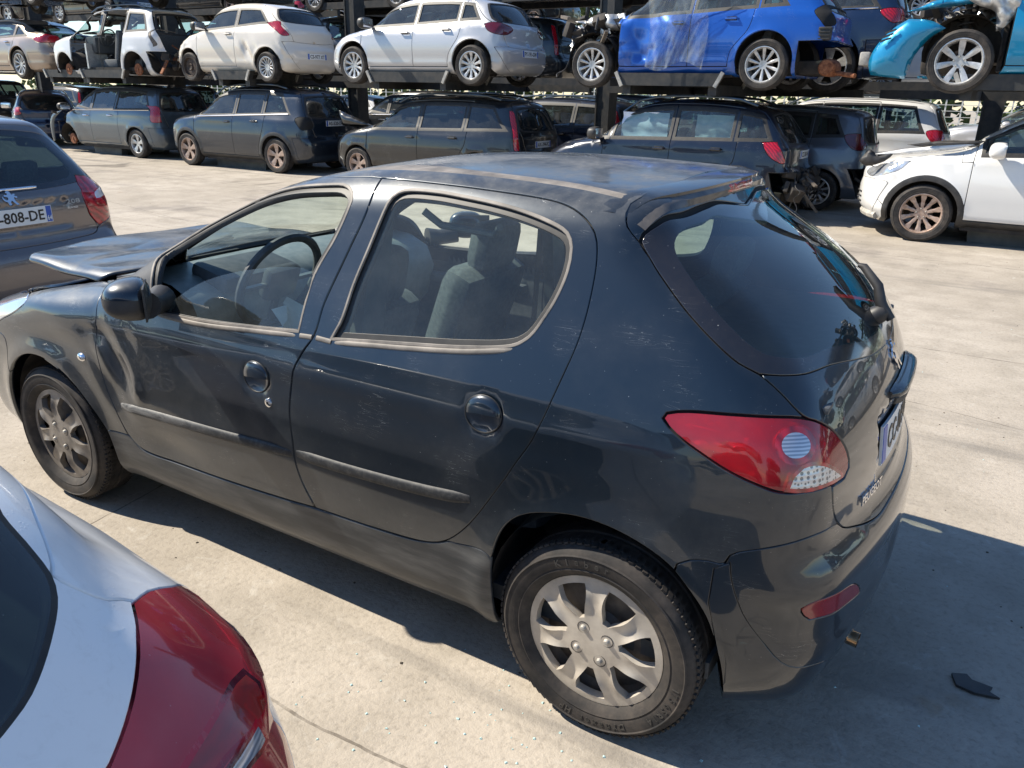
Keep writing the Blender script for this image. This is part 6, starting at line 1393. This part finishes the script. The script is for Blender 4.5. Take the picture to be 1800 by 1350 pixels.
mb = MB(); mb.lathe([(0, .26), (.09, .24), (.11, .2), (.11, -.2), (.09, -.24), (0, -.26)], c=(.78, -.45, .30), n=20); mb.tube([(.3, -.3, .3), (1.0, -.62, .22), (1.15, -.7, .2)], .03, 8); mb.build('silencer', MT['rust'], bl)
mb = MB(); mb.box((.72, -.78, .70), (.18, .05, .16), bev=.02)
for k in range(4): mb.box((.72, -.81, .64+.04*k), (.14, .02, .012))
mb.build('body_vent', MT['plastic'], bl)
wreckage(tl, (-2.9, .1, .78), (.7, 1.2, .42), 9, 1.2, ('alu', 'plastic', 'steel')); coil(tl, (-2.72, -.62, .70))
wreckage(du, (-3.05, .0, .62), (.5, 1.1, .4), 13, 1.); wreckage(m5, (-3.2, -.1, .68), (.7, 1.3, .5), 17, 1.); wreckage(sx, (.72, 0, .52), (.2, 1.3, .35), 21, .9, ('plastic', 'plastic', 'steel')); wreckage(nt_, (.72, 0, .50), (.2, 1.2, .3), 22, .7, ('plastic', 'plastic', 'steel'))
wreckage(du, (.72, 0, .50), (.35, 1.2, .3), 23, .8, ('galv', 'plastic', 'rust'))
# pieces of bodywork hanging off the wrecks: arcs of wing and bumper
def shard(parent, pts, y0, y1, m, name, thick=.006, lean=0.):
    """curved body panel: outline pts (x, z) swept from y0 to y1 with bulge"""
    bm = bmesh.new(); n = len(pts); rows = []
    for j in range(7):
        t = j/6; yy = y0+(y1-y0)*t; b = .06*math.sin(t*math.pi/2)
        rows.append([bm.verts.new((x-b*1.2*t+lean*t, yy, z-b*.2*t)) for x, z in pts])
    for a, b in zip(rows, rows[1:]):
        for i in range(n-1): bm.faces.new((a[i], a[i+1], b[i+1], b[i]))
    bmesh.ops.recalc_face_normals(bm, faces=bm.faces); me = bpy.data.meshes.new(name); bm.to_mesh(me); bm.free(); me.polygons.foreach_set('use_smooth', np.ones(len(me.polygons), bool))
    o = link(name, me, m, parent); md = o.modifiers.new('thick', 'SOLIDIFY'); md.thickness = thick; md.offset = 0; return o
def sheet(parent, poly, y, m, name, bulge=.05, thick=.006, h=.05, off=None, par=None):
    """panel cut to a side outline (x, z), domed outwards"""
    P = crs(np.array(poly, float), h); c = P.mean(0); lo, hi = P.min(0), P.max(0)
    G = np.array([(a, b) for a in np.arange(lo[0], hi[0], h) for b in np.arange(lo[1], hi[1], h)]); G = G[inpoly(G, P)]; G = G[segdist(G, P, np.roll(P, -1, 0)) > h*.45]
    n = len(P); V = list(map(tuple, P))+list(map(tuple, G)); r = delaunay_2d_cdt([Vector(v) for v in V], [(i, (i+1) % n) for i in range(n)], [], 1, 1e-5)
    V2 = np.array([v[:] for v in r[0]]); dd = segdist(V2, P, np.roll(P, -1, 0)); s = -1 if bulge > 0 else 1
    Z = [(a, y-bulge*math.sqrt(min(1, d/.18))+(off(a, b) if off else 0), b) for (a, b), d in zip(V2, dd)]
    me = mesh_np(name, Z, [f for f in r[2]]); o = link(name, me, m, parent); md = o.modifiers.new('thick', 'SOLIDIFY'); md.thickness = thick; md.offset = 1; return o
sheet(tl, [(-3.62, .20), (-3.62, .20), (-3.66, .34), (-3.60, .52), (-3.45, .70), (-3.30, .80), (-3.30, .80), (-3.08, .78), (-2.90, .70), (-2.90, .70), (-3.05, .60), (-3.18, .40), (-3.24, .16), (-3.24, .16), (-3.45, .18)], -.86, teal, 'front_bumper', .10)
sheet(tl, [(-3.35, .90), (-3.35, .90), (-3.0, 1.02), (-2.5, 1.12), (-2.2, 1.16), (-2.2, 1.16), (-2.3, 1.02), (-2.9, .94)], -.66, teal, 'bonnet', .12, off=lambda a, b: .04*math.sin(a*19)+.03*math.sin(b*31))
sheet(tl, [(-2.78, 1.02), (-2.78, 1.02), (-2.45, 1.10), (-2.24, 1.08), (-2.20, .92), (-2.32, .70), (-2.40, .66), (-2.40, .66), (-2.44, .86), (-2.6, .92)], -.84, MT['alu'], 'crumpled_wing', .05, off=lambda a, b: .04*math.sin(a*37+b*20)+.02*math.sin(b*51))
mb = MB()
for k in range(3): mb.box((-3.50+.02*k, -.965, .58+.045*k), (.12, .02, .02), Matrix.Rotation(R(-20), 3, 'Y'))
mb.build('bumper_grille', MT['plastic'], tl)
sheet(m5, [(-3.62, .22), (-3.62, .22), (-3.66, .45), (-3.62, .72), (-3.48, .88), (-3.25, .95), (-3.0, 1.0), (-3.0, 1.0), (-3.2, .90), (-3.40, .78), (-3.50, .55), (-3.54, .24), (-3.54, .24)], -.80, bluegrey, 'front_bumper', .04)
sheet(i3, [(-3.25, .98), (-3.25, .98), (-2.55, .98), (-2.45, .99), (-2.45, .99), (-2.9, 1.13), (-3.34, 1.26), (-3.34, 1.26)], -.62, darkgrey, 'bonnet', .10)
sheet(bl, [(-2.9, .92), (-2.9, .92), (-2.5, 1.0), (-2.1, 1.02), (-2.1, 1.02), (-2.05, .84), (-2.3, .80), (-2.6, .86)], -.66, MT['alu'], 'inner_wing', .06, off=lambda a, b: .05*math.sin(a*23+b*9)+.03*math.sin(b*41))
mb = MB(); mb.box((-2.2, .0, .93), (.5, 1.4, .05), Matrix.Rotation(R(-8), 3, 'Y')); mb.box((-2.12, 0, .6), (.05, 1.5, .6)); mb.build('bulkhead', MT['under'], bl)
mb = MB(); mb.box((-2.3, 0, .6), (.05, 1.5, .7)); mb.box((-2.4, 0, .96), (.5, 1.4, .05)); mb.build('bulkhead', MT['under'], tl)
mb = MB(); mb.box((-.95, 0, .34), (2.7, 1.5, .07)); mb.build('floor_panel', MT['under'], du)
mb = MB(); mb.box((-1.86, -.55, .62), (.06, .5, .55)); mb.build('torn_door_lining', MT['alu'], du)
# white airbags in the crossover's windows
mb = MB()
crumple(mb, (-1.50, -.66, 1.22), .72, .38, Matrix.Rotation(R(-10), 3, 'X'), 5, .012, 16); mb.build('curtain_airbag', MT['bag'] if 'bag' in MT else noisy('airbag_fabric', (.66, .70, .80), (.82, .85, .9), 8, .9, bump=.4), sx)
mb = MB(); crumple(mb, (-.42, -.62, 1.22), .62, .36, Matrix.Rotation(R(-10), 3, 'X'), 6, .012, 16); mb.build('curtain_airbag', MT['cloth'], sx)
# clear film taped over the blue doors
sheet(c4, [(-3.50, .92), (-3.50, .92), (-3.38, 1.06), (-3.30, .98), (-3.30, .98), (-3.12, 1.02), (-3.2, .93), (-3.40, .86)], -.72, MT['plastic'], 'torn_headlamp_edge', .03, off=lambda a, b: .02*math.sin(a*60))
sheet(c4, [(-3.36, 1.00), (-3.36, 1.00), (-2.9, 1.10), (-2.35, 1.17), (-2.25, 1.17), (-2.25, 1.17), (-2.5, 1.10), (-3.0, 1.02)], -.70, white, 'bonnet_edge', .08, off=lambda a, b: .02*math.sin(a*7))
sheet(c4, [(-3.0, 1.13), (-3.0, 1.13), (-2.6, 1.19), (-2.0, 1.22), (-2.0, 1.22), (-2.3, 1.15), (-2.8, 1.11)], -.52, MT['plastic'], 'scuttle_cover', .06, off=lambda a, b: .02*math.sin(a*9))
mb = MB(); mb.tube([Vector(p)+Vector((-.012, 0, 0)) for p in (c4b.front([(y, .26) for y in np.linspace(-.72, .72, 15)]))], .045, 8); mb.build('skid_strip', MT['galv'], c4)
mb = MB()
for zz in (.40, .46, .52): mb.tube([Vector(p)+Vector((-.004, 0, 0)) for p in c4b.front([(y, zz) for y in np.linspace(-.45, .45, 9)])], .012, 5)
mb.build('grille', MT['plastic'], c4)
MT['film'] = glassmat('clear_film', (.84, .87, .90), 1.5, .26)
V = []; n1, n2 = 40, 26; r_ = random.Random(4)
for i in range(n1):
    for j in range(n2):
        u, v = i/(n1-1), j/(n2-1); x = -3.98+.84*u+.04*math.sin(v*5); z = 2.03+1.25*v*(1-.06*math.sin(u*5))-.06*math.sin(u*7)
        y = 8.90-.014*math.sin(u*21+5*math.sin(v*2.3+u*3))-.010*abs(math.sin(v*7+u*9+2*math.sin(u*11)))-.007*math.sin((u*1.4-v)*37+3*math.sin(v*5))
        V.append((x, y, z))
mb = MB(); mb.add(V, [(i*n2+j, i*n2+j+1, (i+1)*n2+j+1, (i+1)*n2+j) for i in range(n1-1) for j in range(n2-1)]); o = mb.build('plastic_film', MT['film'])
tagp(o, 'clear crinkled plastic film taped over the crushed doors of the bright blue wreck', 'plastic film')
mb = MB(); P3 = [Vector(p) for p in ((-6.6, 9.29, 2.92),)]; mb.add([(-7.60+.45, 9.2, 2.90), (-7.60+.62, 9.2, 2.90), (-7.60+.54, 9.2, 3.02)], [(0, 1, 2)])
# ---- the ranks behind, out of copies
def recolour(root, old, new):
    for o in [root]+list(root.children_recursive):
        if o.type == 'MESH':
            for i, s in enumerate(o.material_slots):
                if s.material == old: s.link = 'OBJECT'; s.material = new
ORD = ('first', 'second', 'third', 'fourth', 'fifth', 'sixth', 'seventh', 'eighth', 'ninth', 'tenth')
SRC = dict(people_carrier=(m5, bluegrey), suv_car=(ou, pearl), estate_car=(i3, darkgrey), hatchback_car=(cl, silver), small_hatchback=(ka, cream), saloon_car=(xf, gold), big_suv=(ns, dnavy), compact=(nt_, grey))
kinds = dict(people_carrier='people carrier', suv_car='off-roader', estate_car='estate', hatchback_car='five-door hatchback', small_hatchback='three-door hatchback', saloon_car='saloon', big_suv='large off-roader', compact='compact carrier')
colr = dict(black=black_p, charcoal=darkgrey, navy=sxnavy, grey=grey, red=redp, white=pearl, silver=silver, blue=dnavy, slate=kuganavy)
def back(kind, col, x, y, z, where, rz=0., grp=None):
    src, old = SRC[kind]; c = copy_tree(src); recolour(c, old, colr[col]); put(c, x, y, z, rz)
    c['label'] = '%s %s %s' % (col, kinds[kind], where); c['group'] = grp or 'wrecks stacked in the back ranks'; return c
r2 = [(-38.4, 'people_carrier', 'charcoal'), (-32.8, 'big_suv', 'black'), (-27.2, 'estate_car', 'black'), (-21.8, 'suv_car', 'charcoal'), (-16.6, 'hatchback_car', 'navy'), (-11.3, 'people_carrier', 'black'), (-6.6, 'estate_car', 'navy'), (-4.6+1.0, 'compact', 'grey'), (3.9, 'hatchback_car', 'silver')]
for i, (x, k, c) in enumerate(r2): back(k, c, x, 14.9 if i != 6 else 13.2, 0, 'in the lower back rank, %s from the left' % ORD[i])
r2u = [(-35.8, 'suv_car', 'black'), (-30.2, 'estate_car', 'navy'), (-24.6, 'saloon_car', 'black'), (-19.2, 'people_carrier', 'charcoal'), (-14.2, 'big_suv', 'black'), (-9.2, 'estate_car', 'charcoal'), (-4.35, 'hatchback_car', 'slate'), (1.0, 'compact', 'white'), (6.0, 'suv_car', 'black')]
for i, (x, k, c) in enumerate(r2u): back(k, c, x, 15.3, UZ, 'on the upper back rank, %s from the left' % ORD[i])
for i, (x, k, c) in enumerate([(-35.2, 'suv_car', 'charcoal'), (-29.6, 'people_carrier', 'black'), (-24.0, 'hatchback_car', 'black'), (-18.4, 'estate_car', 'black'), (-12.6, 'suv_car', 'charcoal'), (-7.4, 'saloon_car', 'navy'), (-2.0, 'people_carrier', 'black'), (3.4, 'hatchback_car', 'red')]):
    back(k, c, x, 14.9, UZ*2, 'topmost in the back rank, %s from the left' % ORD[i])
for i, (x, k, c) in enumerate([(-25.9, 'estate_car', 'black'), (-20.35, 'hatchback_car', 'black'), (-15.1, 'suv_car', 'navy')]): back(k, c, x, 10.5, UZ*2-.05, 'on the third tier above the %s' % (('far left end', 'champagne saloon', 'white stripped shell')[i]))
for i, (x, k, c) in enumerate([(-25, 'suv_car', 'grey'), (-19.5, 'hatchback_car', 'white'), (-14.2, 'estate_car', 'charcoal'), (-8.8, 'people_carrier', 'slate'), (-3.4, 'hatchback_car', 'white'), (2.6, 'suv_car', 'silver')]):
    for t in (0, 1, 2): back(k if t != 1 else 'estate_car' if k != 'estate_car' else 'saloon_car', c if t == 0 else 'black', x+t*.8, 21.5, UZ*t, '%s the distant row, %s from the left' % (('at the foot of', 'in the middle of', 'on top of')[t], ORD[i]))
for i, (x, k, c, k2, c2, c3) in enumerate([(8.2, 'suv_car', 'silver', 'hatchback_car', 'white', 'black'), (13.6, 'people_carrier', 'slate', 'estate_car', 'charcoal', 'navy'), (19.0, 'hatchback_car', 'white', 'suv_car', 'blue', 'grey'), (24.4, 'estate_car', 'black', 'small_hatchback', 'red', 'charcoal')]):
    w_ = 'past the right edge, %s along' % ORD[i]
    back(k, c, x, 9.9, 0, 'in the lower row '+w_); back(k2, c2, x+.5, 9.9, UZ, 'on the upper tier '+w_); back('people_carrier', c3, x, 10.2, UZ*2, 'on the third tier '+w_)
for i, (x, k, c, k2, c2) in enumerate([(-21, 'suv_car', 'silver', 'hatchback_car', 'navy'), (-15.4, 'estate_car', 'black', 'people_carrier', 'white'), (-9.8, 'hatchback_car', 'white', 'saloon_car', 'slate'), (-4.2, 'people_carrier', 'grey', 'suv_car', 'black'), (1.4, 'compact', 'navy', 'estate_car', 'silver'), (7.0, 'suv_car', 'charcoal', 'hatchback_car', 'red')]):  # unseen row behind the camera, added to block the pale horizon in reflections
    back(k, c, x, -11.5, 0, 'in the unseen facing row, lower level, %s along' % ORD[i], math.pi); back(k2, c2, x+.4, -11.5, UZ, 'in the unseen facing row, upper level, %s along' % ORD[i], math.pi)
# wheels hanging in the gaps and rails that carry the back ranks
for i, (x0, w) in enumerate(((-27, 11), (-15.5, 11), (-4, 11))):
    for t in (1, 2):
        mb = MB()
        for yy in (14.1, 15.7): mb.box((x0+w/2, yy, UZ*t+.14), (w, .12, .16))
        o = mb.build('long_rail', MT['rack']); tagp(o, 'long dark rack rail behind, %s bay, %s level' % (('left', 'middle', 'right')[i], ('lower', 'upper')[t-1]), 'rack rail', 'long rails of the back racks')
# boundary fence and hedge far behind
mb = MB()
for k in range(120): mb.box((-46+k*.5, 30.2, 1.1), (.05, .03, 2.2))
for z in np.arange(.1, 2.3, .2): mb.box((-16, 30.17, z), (60, .012, .02))
MT['fence'] = mat('pale_mesh_fence', (.55, .57, .56), .5); o = mb.build('mesh_fence', MT['fence'], smooth=False); tagp(o, 'pale welded mesh fence closing the yard behind all the stacks', 'fence')
def tree(x, y, h_, seed, label):
    r_ = random.Random(seed); t = thing('tree', label, 'tree', (x, y, 0), group='trees beyond the fence'); mb = MB()
    mb.tube([(0, 0, 0), (.1, .05, h_*.35), (0, .1, h_*.7)], [.22, .16, .07], 8)
    for k in range(6): a = r_.uniform(0, 6.28); mb.tube([(0, 0, h_*(.3+.06*k)), (math.cos(a)*h_*.25, math.sin(a)*h_*.25, h_*(.5+.06*k))], [.07, .02], 6)
    mb.build('trunk', MT['under'], t)
    V = []; F = []
    cl_ = [(Vector((r_.gauss(0, h_*.2), r_.gauss(0, h_*.2), h_*(.45+r_.random()*.5))), r_.uniform(.5, 1.1)*h_*.13) for _ in range(26)]
    for c, rr in cl_:
        for _ in range(90):
            d = Vector((r_.gauss(0, 1), r_.gauss(0, 1), r_.gauss(0, 1))).normalized()*rr*r_.uniform(.5, 1); p = c+d; s = h_*.018; a = Vector((r_.gauss(0, 1), r_.gauss(0, 1), r_.gauss(0, 1))).normalized(); b = a.orthogonal().normalized()
            i = len(V); V += [p-a*s-b*s*.6, p+a*s-b*s*.6, p+a*s+b*s*.6, p-a*s+b*s*.6]; F.append((i, i+1, i+2, i+3))
    mb = MB(); mb.V = [tuple(v) for v in V]; mb.F = F; me = bpy.data.meshes.new('crown'); me.from_pydata(mb.V, [], F); link('crown', me, MT['leaf'], t)
MT['leaf'] = noisy('foliage', (.03, .06, .015), (.10, .14, .04), 3, .7)
for i, x in enumerate((-38, -29, -20, -11, -2, 6, 14)): tree(x, 36+(i % 3)*2, 7+(i*37 % 5)*.5, i, ['tall leafy tree beyond the fence at the far left', 'broad tree beyond the fence behind the saloon', 'leafy tree beyond the fence behind the cream hatchback', 'leafy tree beyond the fence behind the silver hatchback', 'leafy tree beyond the fence behind the blue wreck', 'leafy tree beyond the fence behind the teal car', 'leafy tree beyond the fence out at the far right'][i])

r_ = random.Random(77); V = []; F = []
for _ in range(9000):
    x = r_.uniform(-62, 30); top_ = 3.6+.7*math.sin(x*.7)+.4*math.sin(x*2.1); p = Vector((x, 32.2+r_.uniform(-.7, .9), r_.random()**.8*top_)); s_ = r_.uniform(.10, .24)
    a = Vector((r_.gauss(0, 1), r_.gauss(0, 1), r_.gauss(0, 1))).normalized(); b = a.orthogonal().normalized(); i = len(V)
    V += [tuple(p-a*s_-b*s_*.6), tuple(p+a*s_-b*s_*.6), tuple(p+a*s_+b*s_*.6), tuple(p-a*s_+b*s_*.6)]; F.append((i, i+1, i+2, i+3))
me = bpy.data.meshes.new('hedge'); me.from_pydata(V, [], F); o = link('hedge', me, MT['leaf']); tagp(o, 'long dark green hedge growing behind the mesh fence', 'hedge', kind='stuff')
